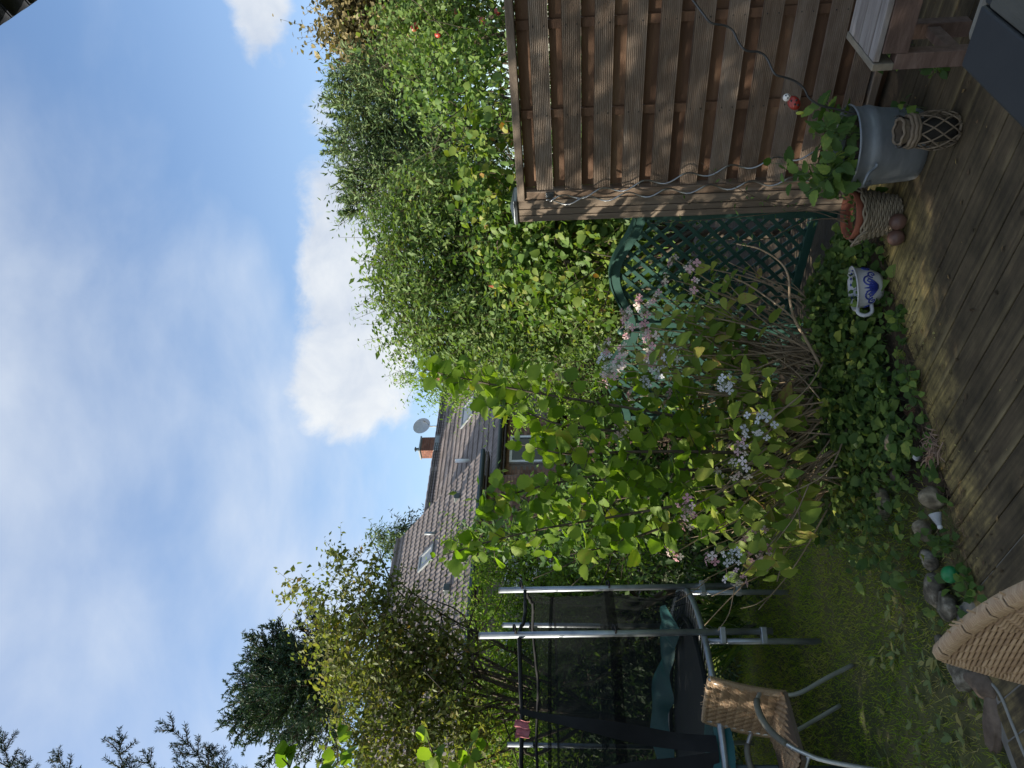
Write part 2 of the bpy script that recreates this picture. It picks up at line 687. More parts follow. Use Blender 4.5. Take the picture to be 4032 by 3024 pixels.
GREEN = {}
GREEN['mid'] = leafmat('leaf_mid_green', [(0, (0.035, 0.075, 0.02)), (.5, (0.06, 0.115, 0.03)), (.85, (0.095, 0.15, 0.035)), (1, (0.16, 0.19, 0.05))])
GREEN['olive'] = leafmat('leaf_olive', [(0, (0.06, 0.105, 0.03)), (.5, (0.10, 0.155, 0.045)), (.85, (0.14, 0.19, 0.055)), (1, (0.19, 0.19, 0.06))], rough=.5, spec=.25, trans=.4)
GREEN['bright'] = leafmat('leaf_bright', [(0, (0.075, 0.14, 0.02)), (.5, (0.12, 0.20, 0.03)), (1, (0.20, 0.26, 0.04))], trans=0.42)
GREEN['vine'] = leafmat('leaf_vine', [(0, (0.05, 0.10, 0.025)), (.5, (0.095, 0.155, 0.04)), (1, (0.16, 0.22, 0.06))], trans=0.4, spec=.25)
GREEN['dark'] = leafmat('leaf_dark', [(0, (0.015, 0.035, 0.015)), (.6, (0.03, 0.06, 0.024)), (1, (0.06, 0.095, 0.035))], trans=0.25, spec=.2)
GREEN['ivy'] = leafmat('leaf_ivy', [(0, (0.04, 0.085, 0.022)), (.45, (0.08, 0.135, 0.03)), (.75, (0.135, 0.18, 0.035)), (.95, (0.22, 0.215, 0.045)), (1, (0.24, 0.07, 0.04))], rough=.5, spec=.22)
GREEN['autumn'] = leafmat('leaf_autumn', [(0, (0.07, 0.098, 0.027)), (.5, (0.125, 0.145, 0.042)), (.85, (0.18, 0.165, 0.052)), (1, (0.24, 0.14, 0.045))], trans=0.42)
GREEN['brown'] = leafmat('leaf_brown', [(0, (0.09, 0.075, 0.035)), (.5, (0.16, 0.13, 0.06)), (1, (0.22, 0.18, 0.085))], trans=0.2)
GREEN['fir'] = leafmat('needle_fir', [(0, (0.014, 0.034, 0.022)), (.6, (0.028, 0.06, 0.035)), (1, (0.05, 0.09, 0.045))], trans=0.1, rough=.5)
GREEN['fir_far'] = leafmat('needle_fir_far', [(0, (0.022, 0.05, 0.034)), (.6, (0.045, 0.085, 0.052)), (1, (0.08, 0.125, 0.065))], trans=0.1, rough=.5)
GREEN['cypress'] = leafmat('needle_cypress', [(0, (0.055, 0.092, 0.04)), (.6, (0.095, 0.14, 0.055)), (1, (0.145, 0.175, 0.065))], trans=0.15, rough=.55)
GREEN['hazel'] = leafmat('leaf_hazel', [(0, (0.075, 0.135, 0.014)), (.5, (0.13, 0.21, 0.02)), (.9, (0.19, 0.26, 0.03)), (1, (0.28, 0.25, 0.045))], trans=0.5, rough=.5)
GREEN['hazel_obj'] = leafmat('leaf_hazel_single', [(0, (0.075, 0.135, 0.014)), (.5, (0.13, 0.21, 0.02)), (.9, (0.19, 0.26, 0.03)), (1, (0.28, 0.25, 0.045))], trans=0.5, rough=.5, obj=True)
GREEN['hyd_obj'] = leafmat('leaf_hydrangea_single', [(0, (0.085, 0.14, 0.02)), (.5, (0.15, 0.205, 0.03)), (.85, (0.22, 0.25, 0.045)), (.93, (0.24, 0.22, 0.05)), (1, (0.22, 0.10, 0.06))], trans=0.4, rough=.5, obj=True)
GREEN['weed'] = leafmat('leaf_weed', [(0, (0.03, 0.062, 0.015)), (.6, (0.065, 0.11, 0.025)), (.92, (0.12, 0.165, 0.035)), (1, (0.24, 0.26, 0.05))], trans=0.35)
GREEN['weed_obj'] = leafmat('leaf_weed_single', [(0, (0.035, 0.07, 0.016)), (.6, (0.07, 0.125, 0.028)), (.9, (0.12, 0.18, 0.035)), (1, (0.22, 0.25, 0.05))], trans=0.35, obj=True)

# ================================================================== GROUND
FA = math.radians(-43.8)                       # heading of the fence line
AX = np.array([math.cos(FA), math.sin(FA), 0])
BX = np.array([-math.sin(FA), math.cos(FA), 0])   # away from the camera
F0 = np.array([0.937, 4.466, 0.0])
soil = surf('soil', [(0.35, (0.028, 0.02, 0.012)), (0.6, (0.06, 0.043, 0.026)), (0.75, (0.09, 0.075, 0.045))], 0.95, 5, 8, bump=0.8, bscale=30, coord='Object')
lawn_m = surf('lawn_ground', [(0.32, (0.05, 0.06, 0.018)), (0.5, (0.085, 0.09, 0.028)), (0.68, (0.12, 0.10, 0.05))], 0.95, 2.2, 9, bump=0.7, bscale=60)
field = surf('terrain_soil', [(0.35, (0.03, 0.045, 0.015)), (0.65, (0.06, 0.07, 0.025))], 0.95, 0.8, 6, bump=0.3)
MB().add([(-400, -400, -0.075), (400, -400, -0.075), (400, 400, -0.075), (-400, 400, -0.075)], [(0, 1, 2, 3)]).build('terrain', field, kind='structure')


def heightfield(name, mat, x0, x1, y0, y1, nx, ny, z, amp, kind='structure', keep=None):
    xs, ys = np.linspace(x0, x1, nx), np.linspace(y0, y1, ny)
    X, Y = np.meshgrid(xs, ys)
    Z = z + amp * (np.sin(X * 3.1 + Y * 1.7) * .5 + np.sin(X * 7.3 - Y * 5.1) * .3 + np.sin(X * 13 + Y * 17) * .2)
    v = np.stack([X, Y, Z], -1).reshape(-1, 3)
    f = [(j * nx + i, j * nx + i + 1, (j + 1) * nx + i + 1, (j + 1) * nx + i) for j in range(ny - 1) for i in range(nx - 1)]
    b = MB()
    b.add(v, f)
    return b.build(name, mat, kind=kind, smooth=True)


heightfield('lawn', lawn_m, -6.0, -0.55, 1.2, 11, 60, 90, -0.045, 0.012)
heightfield('flower_bed', soil, -0.551, 4.2, 1.9, 11, 50, 90, -0.04, 0.012)

# deck boards
DA, DB = np.array([-0.66, 0.75]), np.array([0.75, 0.66])
DA, DB = DA / np.linalg.norm(DA), DB / np.linalg.norm(DB)


def deck_material():
    m, nt, N, L, out = nodes_of('deck_wood')
    b = N.new('ShaderNodeBsdfPrincipled')
    L.new(b.outputs[0], out.inputs[0])
    tc = N.new('ShaderNodeTexCoord')
    geo = N.new('ShaderNodeNewGeometry')
    oi = N.new('ShaderNodeObjectInfo')
    mp = N.new('ShaderNodeMapping')
    mp.inputs['Scale'].default_value = (0.55, 9, 9)
    L.new(tc.outputs['Object'], mp.inputs[0])
    cx = N.new('ShaderNodeCombineXYZ')
    mul = N.new('ShaderNodeMath'); mul.operation = 'MULTIPLY'; mul.inputs[1].default_value = 50
    L.new(oi.outputs['Random'], mul.inputs[0])
    L.new(mul.outputs[0], cx.inputs[0]); L.new(mul.outputs[0], cx.inputs[1])
    L.new(cx.outputs[0], mp.inputs['Location'])
    n1 = N.new('ShaderNodeTexNoise'); n1.inputs['Scale'].default_value = 5; n1.inputs['Detail'].default_value = 8; n1.inputs['Roughness'].default_value = .65
    L.new(mp.outputs[0], n1.inputs['Vector'])
    # streaks of algae and bare wood in world space
    n2 = N.new('ShaderNodeTexNoise'); n2.inputs['Scale'].default_value = 3.2; n2.inputs['Detail'].default_value = 9; n2.inputs['Roughness'].default_value = .7
    L.new(geo.outputs['Position'], n2.inputs['Vector'])
    r1 = ramp(N, [(0.28, (0.040, 0.030, 0.018)), (0.46, (0.068, 0.051, 0.031)), (0.62, (0.10, 0.077, 0.045)), (0.78, (0.18, 0.138, 0.072))])
    r2 = ramp(N, [(0.30, (0.09, 0.073, 0.036)), (0.46, (0.23, 0.18, 0.07)), (0.64, (0.46, 0.35, 0.125))])
    L.new(n1.outputs['Fac'], r1.inputs[0])
    L.new(n1.outputs['Fac'], r2.inputs[0])
    # yellow moss on the weathered ends by the flower bed, brightened by sunlight painted into the colour
    sp = N.new('ShaderNodeSeparateXYZ'); L.new(geo.outputs['Position'], sp.inputs[0])
    e = N.new('ShaderNodeMath'); e.operation = 'MULTIPLY_ADD'; L.new(sp.outputs[0], e.inputs[0]); e.inputs[1].default_value = -0.34; L.new(sp.outputs[1], e.inputs[2])
    ad = N.new('ShaderNodeMath'); ad.operation = 'MULTIPLY_ADD'; L.new(n2.outputs['Fac'], ad.inputs[0]); ad.inputs[1].default_value = 1.1; L.new(e.outputs[0], ad.inputs[2])
    mr = N.new('ShaderNodeMapRange'); mr.inputs['From Min'].default_value = 3.75; mr.inputs['From Max'].default_value = 4.3; mr.interpolation_type = 'SMOOTHSTEP'
    L.new(ad.outputs[0], mr.inputs['Value'])
    mx = N.new('ShaderNodeMix'); mx.data_type = 'RGBA'
    L.new(mr.outputs[0], mx.inputs[0]); L.new(r1.outputs[0], mx.inputs[6]); L.new(r2.outputs[0], mx.inputs[7])
    r3 = ramp(N, [(0.38, (0.55, 0.55, 0.5)), (0.62, (1.25, 1.22, 1.15))])
    L.new(n2.outputs['Fac'], r3.inputs[0])
    mm = N.new('ShaderNodeMix'); mm.data_type = 'RGBA'; mm.blend_type = 'MULTIPLY'; mm.inputs[0].default_value = 1
    L.new(mx.outputs[2], mm.inputs[6]); L.new(r3.outputs[0], mm.inputs[7])
    so = N.new('ShaderNodeSeparateXYZ'); L.new(tc.outputs['Object'], so.inputs[0])
    me_ = N.new('ShaderNodeMapRange'); me_.inputs['From Min'].default_value = -.030; me_.inputs['From Max'].default_value = -.006; L.new(so.outputs[1], me_.inputs['Value'])
    n3 = N.new('ShaderNodeTexNoise'); n3.inputs['Scale'].default_value = 2.3; n3.inputs['Detail'].default_value = 6; L.new(geo.outputs['Position'], n3.inputs['Vector'])
    m3 = N.new('ShaderNodeMapRange'); m3.inputs['From Min'].default_value = .48; m3.inputs['From Max'].default_value = .68; L.new(n3.outputs['Fac'], m3.inputs['Value'])
    m4 = N.new('ShaderNodeMath'); m4.operation = 'MULTIPLY'; L.new(me_.outputs[0], m4.inputs[0]); L.new(m3.outputs[0], m4.inputs[1])
    m5 = N.new('ShaderNodeMath'); m5.operation = 'MULTIPLY'; L.new(m4.outputs[0], m5.inputs[0]); m5.inputs[1].default_value = .42
    mk = N.new('ShaderNodeMix'); mk.data_type = 'RGBA'; L.new(m5.outputs[0], mk.inputs[0]); L.new(mm.outputs[2], mk.inputs[6]); mk.inputs[7].default_value = (.34, .27, .14, 1)
    L.new(mk.outputs[2], b.inputs['Base Color'])
    b.inputs['Roughness'].default_value = .75
    b.inputs['Specular IOR Level'].default_value = .3
    bp = N.new('ShaderNodeBump'); bp.inputs['Strength'].default_value = .45; bp.inputs['Distance'].default_value = .006
    L.new(n1.outputs['Fac'], bp.inputs['Height']); L.new(bp.outputs[0], b.inputs['Normal'])
    return m


deck_mat = deck_material()
deck = thing('wooden_deck', 'weathered grey brown plank deck with mossy, painted-sunlit board ends along the flower bed', 'deck')
deck['kind'] = 'structure'
E0, E1 = np.array([-0.256, 3.52]), np.array([0.613, 3.97])
ed = (E1 - E0) / np.linalg.norm(E1 - E0)
en = np.array([-ed[1], ed[0]])
bw = 0.128
i = 0
b0 = -0.35
while b0 < 3.6:
    # where this board meets the ragged edge
    mid = DB * (b0 + bw / 2)
    a_end = np.dot(E0 - mid, en) / np.dot(DA, en)
    fl = (np.dot(F0[:2] - mid, BX[:2]) - 0.18) / np.dot(DA, BX[:2]) if np.dot(DA, BX[:2]) > 0.02 else 99
    a_end = min(a_end + random.uniform(-.03, .03), fl if fl > -1 else 99, 6)
    a0 = a_end - 4.6
    o2 = DA * a0 + DB * b0
    L_ = a_end - a0
    mb = MB()
    g = 0.006
    for (w0, w1) in ((0.0, bw - g),):
        mb.box(0, L_, -w1, -w0, -0.034, 0)
    ob = mb.build('plank', deck_mat, deck, bevel=0.004)
    ob.location = (o2[0], o2[1], random.uniform(-0.003, 0.0))
    ob.rotation_euler = (0, 0, math.atan2(DA[1], DA[0]))
    b0 += bw
    i += 1
MB().box(-3, 3.4, -2.5, 3.2, -0.11, -0.07, Matrix.Rotation(0.0, 4, 'Z')).build('deck_underside', surf('under_deck', [(0.4, (0.012, 0.01, 0.008)), (0.6, (0.02, 0.017, 0.012))], .95, 5), deck)

# ================================================================== FENCE
slat_m = surf('slat_wood', [(0.25, (0.125, 0.084, 0.055)), (0.45, (0.175, 0.125, 0.088)), (0.6, (0.215, 0.162, 0.12)), (0.8, (0.275, 0.222, 0.175))], 0.75, 7, 9, (0.8, 1, 4), 0.2, rand=0.22, nrough=.68)
board_m = surf('board_wood', [(0.3, (0.095, 0.048, 0.026)), (0.55, (0.145, 0.077, 0.042)), (0.75, (0.205, 0.125, 0.074))], 0.72, 4, 8, (0.8, 1, 5), 0.2, rand=0.35, nrough=.65)
rail_m = surf('rail_wood', [(0.3, (0.12, 0.09, 0.065)), (0.55, (0.19, 0.145, 0.105)), (0.8, (0.29, 0.24, 0.19))], 0.75, 6, 8, (0.6, 3, 3), 0.3, rand=0.25)
post_m = surf('post_wood', [(0.3, (0.10, 0.073, 0.05)), (0.55, (0.155, 0.117, 0.083)), (0.8, (0.22, 0.178, 0.134))], 0.75, 5, 8, (5, 5, 0.5), 0.25)
metal_dk = plain('cap_metal', (0.10, 0.11, 0.12), 0.35, 0.8)
fence = thing('wooden_fence', 'tall weathered brown fence panel of grooved horizontal slats behind the zinc tub', 'fence', F0, FA)


def grooved(length, h, d, n):
    """board along x, grooved front (-y)"""
    prof = []
    for i in range(n):
        z0 = h * i / n
        p = h / n
        prof += [(z0 + p * .10, 0), (z0 + p * .55, 0), (z0 + p * .64, 0.005), (z0 + p * 1.0, 0.005)]
    prof = [(0, 0.0)] + prof + [(h, 0.0), (h, d), (0, d)]
    k = len(prof)
    v = [(x, y, z) for x in (0, length) for z, y in prof]
    f = [(i, k + i, k + (i + 1) % k, (i + 1) % k) for i in range(k)] + [tuple(range(k)), tuple(range(2 * k - 1, k - 1, -1))]
    return MB().add(v, f)


# post with grooves and cap
pm = MB()
pm.box(0.014, 0.152, 0.012, 0.13, 0, 1.865)
for a, b_ in ((0.014, 0.052), (0.057, 0.094), (0.099, 0.152)):
    pm.box(a, b_, 0, 0.0115, 0, 1.865)
post = pm.build('post', post_m, fence, bevel=0.002)
MB().box(0.004, 0.162, -0.012, 0.142, 1.866, 1.888).add([(0.004, -0.012, 1.888), (0.162, -0.012, 1.888), (0.162, 0.142, 1.888), (0.004, 0.142, 1.888), (0.083, 0.065, 1.915)],
                                                     [(0, 1, 4), (1, 2, 4), (2, 3, 4), (3, 0, 4)]).build('post_cap', metal_dk, post, bevel=0.003)
PX0, PX1 = 0.156, 1.97
ST = surf('stile_wood', [(0.3, (0.085, 0.05, 0.03)), (0.5, (0.15, 0.10, 0.065)), (0.75, (0.26, 0.21, 0.165))], 0.75, 5, 9, (4, 4, 0.6), 0.3)
MB().box(PX0, PX0 + 0.05, 0.005, 0.06, 0.04, 1.818).build('stile', ST, fence, bevel=0.003)
MB().box(PX1 - 0.05, PX1, 0.005, 0.06, 0.04, 1.818).build('stile', ST, fence, bevel=0.003)
MB().box(PX0, PX1, -0.012, 0.075, 1.82, 1.862).build('top_rail', rail_m, fence, bevel=0.004)
MB().box(PX0, PX1, 0.0, 0.06, 0.0, 0.038).build('bottom_rail', rail_m, fence, bevel=0.003)
for k in range(3):
    x = PX0 + 0.487 + 0.4535 * k - 0.02
    MB().box(x, x + 0.045, 0.035, 0.055, 0.04, 1.818).build('batten', board_m, fence, bevel=0.002)
gm = grooved(PX1 - PX0 - 0.102, 0.094, 0.020, 10).mesh('slat')
for k in range(11):
    o = link('slat', gm, slat_m, fence, loc=(PX0 + 0.051, 0.012 + random.uniform(-.002, .002), 1.658 - 0.16 * k))
    o.rotation_euler = (0, random.uniform(-.002, .002), 0)
    for sx in (0.47, 0.925):
        pass
bm_ = MB().box(0, PX1 - PX0 - 0.102, 0, 0.016, 0, 0.115).mesh('rear_slat')
for k in range(12):
    link('rear_slat', bm_, board_m, fence, loc=(PX0 + 0.051, 0.058, 1.70 - 0.16 * k if k else 1.703))
screw_m = plain('screw', (0.05, 0.045, 0.04), .5, .6)
sb = MB()
for k in range(11):
    for xx in (PX0 + .49, PX0 + .944, PX0 + 1.397):
        for dz in (0.02, 0.074):
            z = 1.658 - 0.16 * k + dz
            sb.tube([(xx, 0.0125, z), (xx, 0.008, z)], 0.0035, 6)
sb.build('screws', screw_m, fence, kind='stuff')
# hinge / clip near the top
MB().box(PX0 + 0.01, PX0 + 0.045, -0.004, 0.004, 1.655, 1.70).build('clip', metal_dk, fence, bevel=.002)

# trellis panels
tre_m = surf('trellis_green', [(0.3, (0.013, 0.044, 0.034)), (0.7, (0.026, 0.070, 0.054))], 0.42, 6, 5, bump=0.05)


def trellis(origin, label, lean, finial=True):
    t = thing('trellis_panel', label, 'trellis', origin, FA, 'green trellis panels')
    t.rotation_euler = (0, lean, FA)
    W, H0, H1 = 0.86, 1.07, 1.20
    z0 = 0.10

    def top(x):
        u = x / W
        return H0 + (H1 - H0) * 0.5 * (1 - math.cos(2 * PI * u))
    st = 0.045
    MB().box(-W, -W + st, -0.02, 0.025, 0, H0 + .02).build('stile', tre_m, t, bevel=.003)
    MB().box(-st, 0, -0.02, 0.025, 0, H0 + .02).build('stile', tre_m, t, bevel=.003)
    MB().box(-W + st, -st, -0.018, 0.022, z0, z0 + 0.05).build('bottom_rail', tre_m, t, bevel=.003)
    n = 24
    v, f = [], []
    for i in range(n + 1):
        x = -W * i / n
        h = top(-x)
        for (y, z) in ((-0.026, h + .02), (0.032, h + .02), (0.032, h + .078), (-0.026, h + .078)):
            v.append((x, y, z))
    for i in range(n):
        for j in range(4):
            f.append((i * 4 + j, i * 4 + (j + 1) % 4, (i + 1) * 4 + (j + 1) % 4, (i + 1) * 4 + j))
    f += [(3, 2, 1, 0), tuple(n * 4 + j for j in range(4))]
    MB().add(v, f).build('crest_rail', tre_m, t, bevel=.003)
    v2 = []
    for i in range(n + 1):
        x = -W * i / n
        h = top(-x) + .079
        for (y, z) in ((-0.034, h), (0.040, h), (0.040, h + .01), (-0.034, h + .01)):
            v2.append((x, y, z))
    MB().add(v2, f).build('crest_cap', tre_m, t)
    if finial:
        b = sphere_mb((-0.022, 0.003, H0 + .135), 0.027, 14, 10)
        b.lathe([(0.02, 0), (0.012, .008), (0.012, .02)], 12, (-0.022, 0.003, H0 + .09))
        b.build('finial', tre_m, t, True)
    # lattice strips clipped to the opening, each its own strip
    x0, x1, zb = -W + st - .006, -st + .006, z0 + .044
    wd, th = 0.024, 0.007
    step = 0.092
    for lay, sg in ((0, 1), (1, -1)):
        y0 = -0.006 if lay == 0 else 0.0015
        c = -2.4
        while c < 2.4:
            # line z = zb + sg*(x - x0) + c ; keep the stretch inside the opening
            pts = []
            for q in range(0, 161):
                x = x0 + (x1 - x0) * q / 160
                z = zb + sg * (x - x0) + c
                if zb - .001 <= z <= top(-x) + .026:
                    pts.append((x, z))
            if len(pts) > 8:
                (xa, za), (xb, zb2) = pts[0], pts[-1]
                L_ = math.hypot(xb - xa, zb2 - za)
                ang = math.atan2(zb2 - za, xb - xa)
                ob = MB().box(0, L_, y0, y0 + th, -wd / 2, wd / 2).build('lattice_strip', tre_m, t)
                ob.location = (xa, 0, za)
                ob.rotation_euler = (0, -ang, 0)
            c += step * 1.12
    return t


def along(s, z=0.0, d=0.0):
    return F0 + AX * s + BX * d + np.array([0, 0, z])


trellis(along(-0.005, 0.03, 0.04), 'dark green lattice trellis with a curved top beside the grooved fence post', 0.028)
trellis(along(-0.885, 0.03, 0.045), 'dark green lattice trellis half hidden behind the hydrangea stems', 0.022)

# wavy plant stakes
stake_m = surf('stake_metal', [(0.3, (0.22, 0.22, 0.22)), (0.7, (0.4, 0.4, 0.39))], 0.3, 10, metallic=0.9, bump=0)
stake_d = plain('stake_dark', (0.08, 0.08, 0.08), 0.4, 0.7)


def wavy(a, b, amp, waves, side, n=70, ph=0.0):
    a, b = np.array(a), np.array(b)
    return [a + (b - a) * i / n + np.array(side) * amp * math.sin(2 * PI * waves * i / n + ph) + np.array([-.7, -.7, 0]) * amp * .6 * math.cos(2 * PI * waves * i / n + ph) for i in range(n + 1)]


pl = np.array(BX)
fo = along(0, 0, -0.03)
s1a, s1b = on_plane(2165, 790, fo, pl), on_plane(3010, 640, fo, pl)
s2a, s2b = on_plane(2150, 800, fo, pl), on_plane(2960, 725, fo, pl)
o = MB().tube(wavy(s1a, s1b + (s1b - s1a) * .38, 0.02, 7.0, AX), 0.0047, 7).build('plant_stake', stake_m, None, True)
tag(o, 'upper of the two silver wavy plant stakes leaning on the fence beside the post', 'plant stake', 'wavy metal plant stakes')
o = MB().tube(wavy(s2a, s2b + (s2b - s2a) * .38, 0.02, 7.0, AX, ph=1.6), 0.0047, 7).build('plant_stake', stake_m, None, True)
tag(o, 'silver wavy plant stake nearest the grooved fence post', 'plant stake', 'wavy metal plant stakes')
pp = [(2738, 0), (2765, 50), (2800, 90), (2850, 100), (2885, 120), (2910, 170), (2940, 200), (2990, 206), (3020, 230), (3050, 290), (3090, 305), (3130, 320), (3165, 348), (3185, 385), (3230, 415), (3300, 432), (3400, 460)]
o = MB().tube(crv([P(x + (0 if j else -40), y - (0 if j else 40), 3.28 + 0.19 * j / len(pp)) for j, (x, y) in enumerate(pp)], 4), 0.0047, 7).build('plant_stake', stake_d, None, True)
tag(o, 'dark wavy plant stake rising out of the zinc tub past the ladybird', 'plant stake', 'wavy metal plant stakes')

# ================================================================== HOUSES
RH = math.radians(46.2)
HX = np.array([math.cos(RH), math.sin(RH), 0])
HY = np.array([-math.sin(RH), math.cos(RH), 0])
tile_m = surf('roof_tile', [(0.3, (0.125, 0.10, 0.09)), (0.5, (0.175, 0.145, 0.13)), (0.72, (0.235, 0.20, 0.185))], 0.55, 3.5, 6, bump=0.15, rand=0.22)
mortar_m = surf('brick_wall', [(0.3, (0.14, 0.11, 0.09)), (0.7, (0.22, 0.18, 0.15))], 0.9, 20)
brick_m = surf('brick', [(0.3, (0.15, 0.075, 0.05)), (0.5, (0.22, 0.12, 0.08)), (0.75, (0.29, 0.175, 0.12))], 0.85, 5, 5, bump=0.3, rand=0.5)
chim_m = surf('chimney_brick', [(0.3, (0.15, 0.055, 0.035)), (0.7, (0.23, 0.095, 0.06))], 0.85, 8, 5, bump=0.3, rand=0.5)
white_m = plain('white_paint', (0.75, 0.75, 0.74), 0.4)
gutter_m = plain('gutter_green', (0.03, 0.045, 0.045), 0.45)
glass_m = surf('window_glass', [(0.3, (0.02, 0.025, 0.027)), (0.7, (0.03, 0.04, 0.04))], 0.12, 2, bump=0, spec=0.25)
sky_glass = surf('skylight_glass', [(0.3, (0.17, 0.19, 0.20)), (0.7, (0.24, 0.26, 0.27))], 0.15, 2, bump=0, spec=0.5)
lead_m = plain('lead', (0.22, 0.24, 0.25), 0.5, 0.3)
TW, TL = 0.30, 0.34


def tile_mesh():
    n = 8
    v, f = [], []
    def zz(u):
        return 0.022 * (0.5 + 0.5 * math.cos(2 * PI * (u * 2 + .05)))
    for yy, dz in ((0, 0.03), (TL + .03, 0.006)):
        for i in range(n + 1):
            v.append((TW * i / n, yy, zz(i / n) + dz))
    for i in range(n + 1):
        v.append((TW * i / n, 0.0, zz(i / n) + 0.03 - 0.022))
    for i in range(n):
        f.append((i, i + 1, n + 1 + i + 1, n + 1 + i))
        f.append((2 * (n + 1) + i, 2 * (n + 1) + i + 1, i + 1, i))
    b = MB()
    b.add(v, f)
    return b


TILE = tile_mesh()
TILE_ME = TILE.mesh('roof_tile')
TILE_ME.materials.append(tile_m)


def bricks(root_wall, mat, x0, x1, z0, z1, y, name='brick', clash=None):
    row = 0
    z = z0
    me = MB().box(0, 0.235, -0.012, 0.004, 0, 0.066).mesh('brick')
    me.materials.append(mat)
    half = MB().box(0, 0.113, -0.012, 0.004, 0, 0.066).mesh('brick')
    half.materials.append(mat)
    while z + 0.066 < z1:
        x = x0
        first = True
        while x + 0.113 <= x1 + 0.001:
            m_ = me
            w = 0.235
            if (row % 2 and first) or x + 0.235 > x1:
                m_, w = half, 0.113
            first = False
            if clash is None or not (clash[0] - w < x < clash[1] and clash[2] - .066 < z < clash[3]):
                link(name, m_, None, root_wall, loc=(x, y, z))
            x += w + 0.012
        z += 0.0785
        row += 1


def house(name, label, o, eave_z, ridge_z, half, x0, x1, nparts, part_x, overhang_y=0.4, wall_x=(None, None)):
    t = thing(name, label, 'house', (o[0], o[1], 0), RH)
    w0, w1 = wall_x
    # walls: front, back, gables up to the roof
    v = [(w0, overhang_y, 0), (w1, overhang_y, 0), (w1, 2 * half - overhang_y, 0), (w0, 2 * half - overhang_y, 0)]
    sl = (ridge_z - eave_z) / half
    ez = eave_z + sl * overhang_y - 0.12
    v += [(a, b, ez) for a, b, _ in v[:4]]
    v += [(w0, half, ridge_z - .12), (w1, half, ridge_z - .12)]
    f = [(0, 1, 5, 4), (1, 2, 6, 9, 5), (2, 3, 7, 6), (3, 0, 4, 8, 7)]
    wall = MB().add(v, f).build('wall', mortar_m, t)
    # roof deck
    th = 0.06
    rv = [(x0, 0.02, eave_z - th), (x1, 0.02, eave_z - th), (x1, half, ridge_z - th), (x0, half, ridge_z - th), (x1, 2 * half, eave_z - th), (x0, 2 * half, eave_z - th)]
    rv += [(a, b, c - .1) for a, b, c in rv]
    rf = [(0, 1, 2, 3), (3, 2, 4, 5), (6, 9, 8, 7), (9, 11, 10, 8), (0, 6, 7, 1), (1, 7, 8, 2), (2, 8, 10, 4), (3, 9, 6, 0), (5, 11, 9, 3), (4, 10, 11, 5)]
    roof = MB().add(rv, rf).build('roof', tile_m, t)
    ang = math.atan2(ridge_z - eave_z, half)
    slope = math.hypot(half, ridge_z - eave_z)
    nrow, ncol = int(round(slope / TL)), int((x1 - x0) / TW)
    dl = slope / nrow
    cells = [(c, r) for c in range(ncol) for r in range(nrow)]
    cells.sort(key=lambda q: abs(x0 + q[0] * TW - part_x) + q[1] * .05)
    R = Matrix.Rotation(ang, 4, 'X')
    rest = MB()
    tv = np.array(TILE.v)
    for k, (c, r) in enumerate(cells):
        xx, s = x0 + c * TW, r * dl
        jit = random.uniform(-.006, .006)
        y, z = s * math.cos(ang), eave_z - th + s * math.sin(ang) + 0.004
        if k < nparts:
            ob = link('roof_tile', TILE_ME, None, roof, loc=(xx, y, z + jit * .4), rot=(ang + jit, 0, jit))
        else:
            M_ = Matrix.Translation((xx, y, z)) @ R
            rest.add([tuple(M_ @ Vector(q)) for q in TILE.v], TILE.f)
    if rest.v:
        rest.build('roof_tiles', tile_m, roof, kind='stuff')
    # ridge tiles
    rb = MB()
    xx = x0
    while xx < x1 - .1:
        rb.tube([(xx, half, ridge_z - .03), (xx + .36, half, ridge_z - .015)], 0.11, 8)
        xx += .34
    rb.build('ridge_tiles', tile_m, roof)
    g = MB().tube([(x0, -0.06, eave_z - .08), (x1, -0.06, eave_z - .08)], 0.065, 8)
    g.build('gutter', gutter_m, t, True)
    MB().box(x0, x1, 0.0, overhang_y, eave_z - .24, eave_z - .2).build('soffit', plain('soffit_wood', (0.07, 0.05, 0.035), .7), t)
    return t, wall, roof, sl


OL = np.array([-1.85, 20.5])
hl, wl, rl, sl_l = house('brick_house', 'brown tiled brick house with a skylight rising behind the autumn tree', OL, 4.0, 6.95, 4.05, -10.2, 0.06, 290, -3.0, wall_x=(-10, -0.45))
OR = np.array([-2.69, 20.5])
hr, wr, rr_, sl_r = house('brick_house', 'lower brick house with a chimney and satellite dish on its tiled ridge', OR, 3.64, 6.32, 4.0, -1.2, 12.4, 290, 3.2, wall_x=(-1, 12.2))
bricks(wl, brick_m, -1.95, -0.46, 0.75, 4.05, 0.4 - 0.004)
WX0, WX1, WZ0, WZ1 = 1.05, 2.05, 2.02, 3.3
bricks(wr, brick_m, -0.05, 2.9, 1.5, 3.62, 0.4 - .004, clash=(WX0, WX1, WZ0, WZ1))


def window(root, x0, x1, z0, z1, y, fm, gm_):
    f = MB()
    w = 0.07
    f.box(x0, x1, y - .05, y + .02, z0, z0 + w).box(x0, x1, y - .05, y + .02, z1 - w, z1).box(x0, x0 + w, y - .05, y + .02, z0 + w, z1 - w).box(x1 - w, x1, y - .05, y + .02, z0 + w, z1 - w)
    fo_ = f.build('window', fm, root)
    MB().box(x0 + w, x1 - w, y - .02, y - .01, z0 + w, z1 - w).build('pane', gm_, fo_)
    MB().box(x0 - .05, x1 + .05, y - .10, y - .0, z0 - .06, z0 - .003).build('sill', plain('sill_clay', (0.2, 0.11, 0.08), .8), fo_)


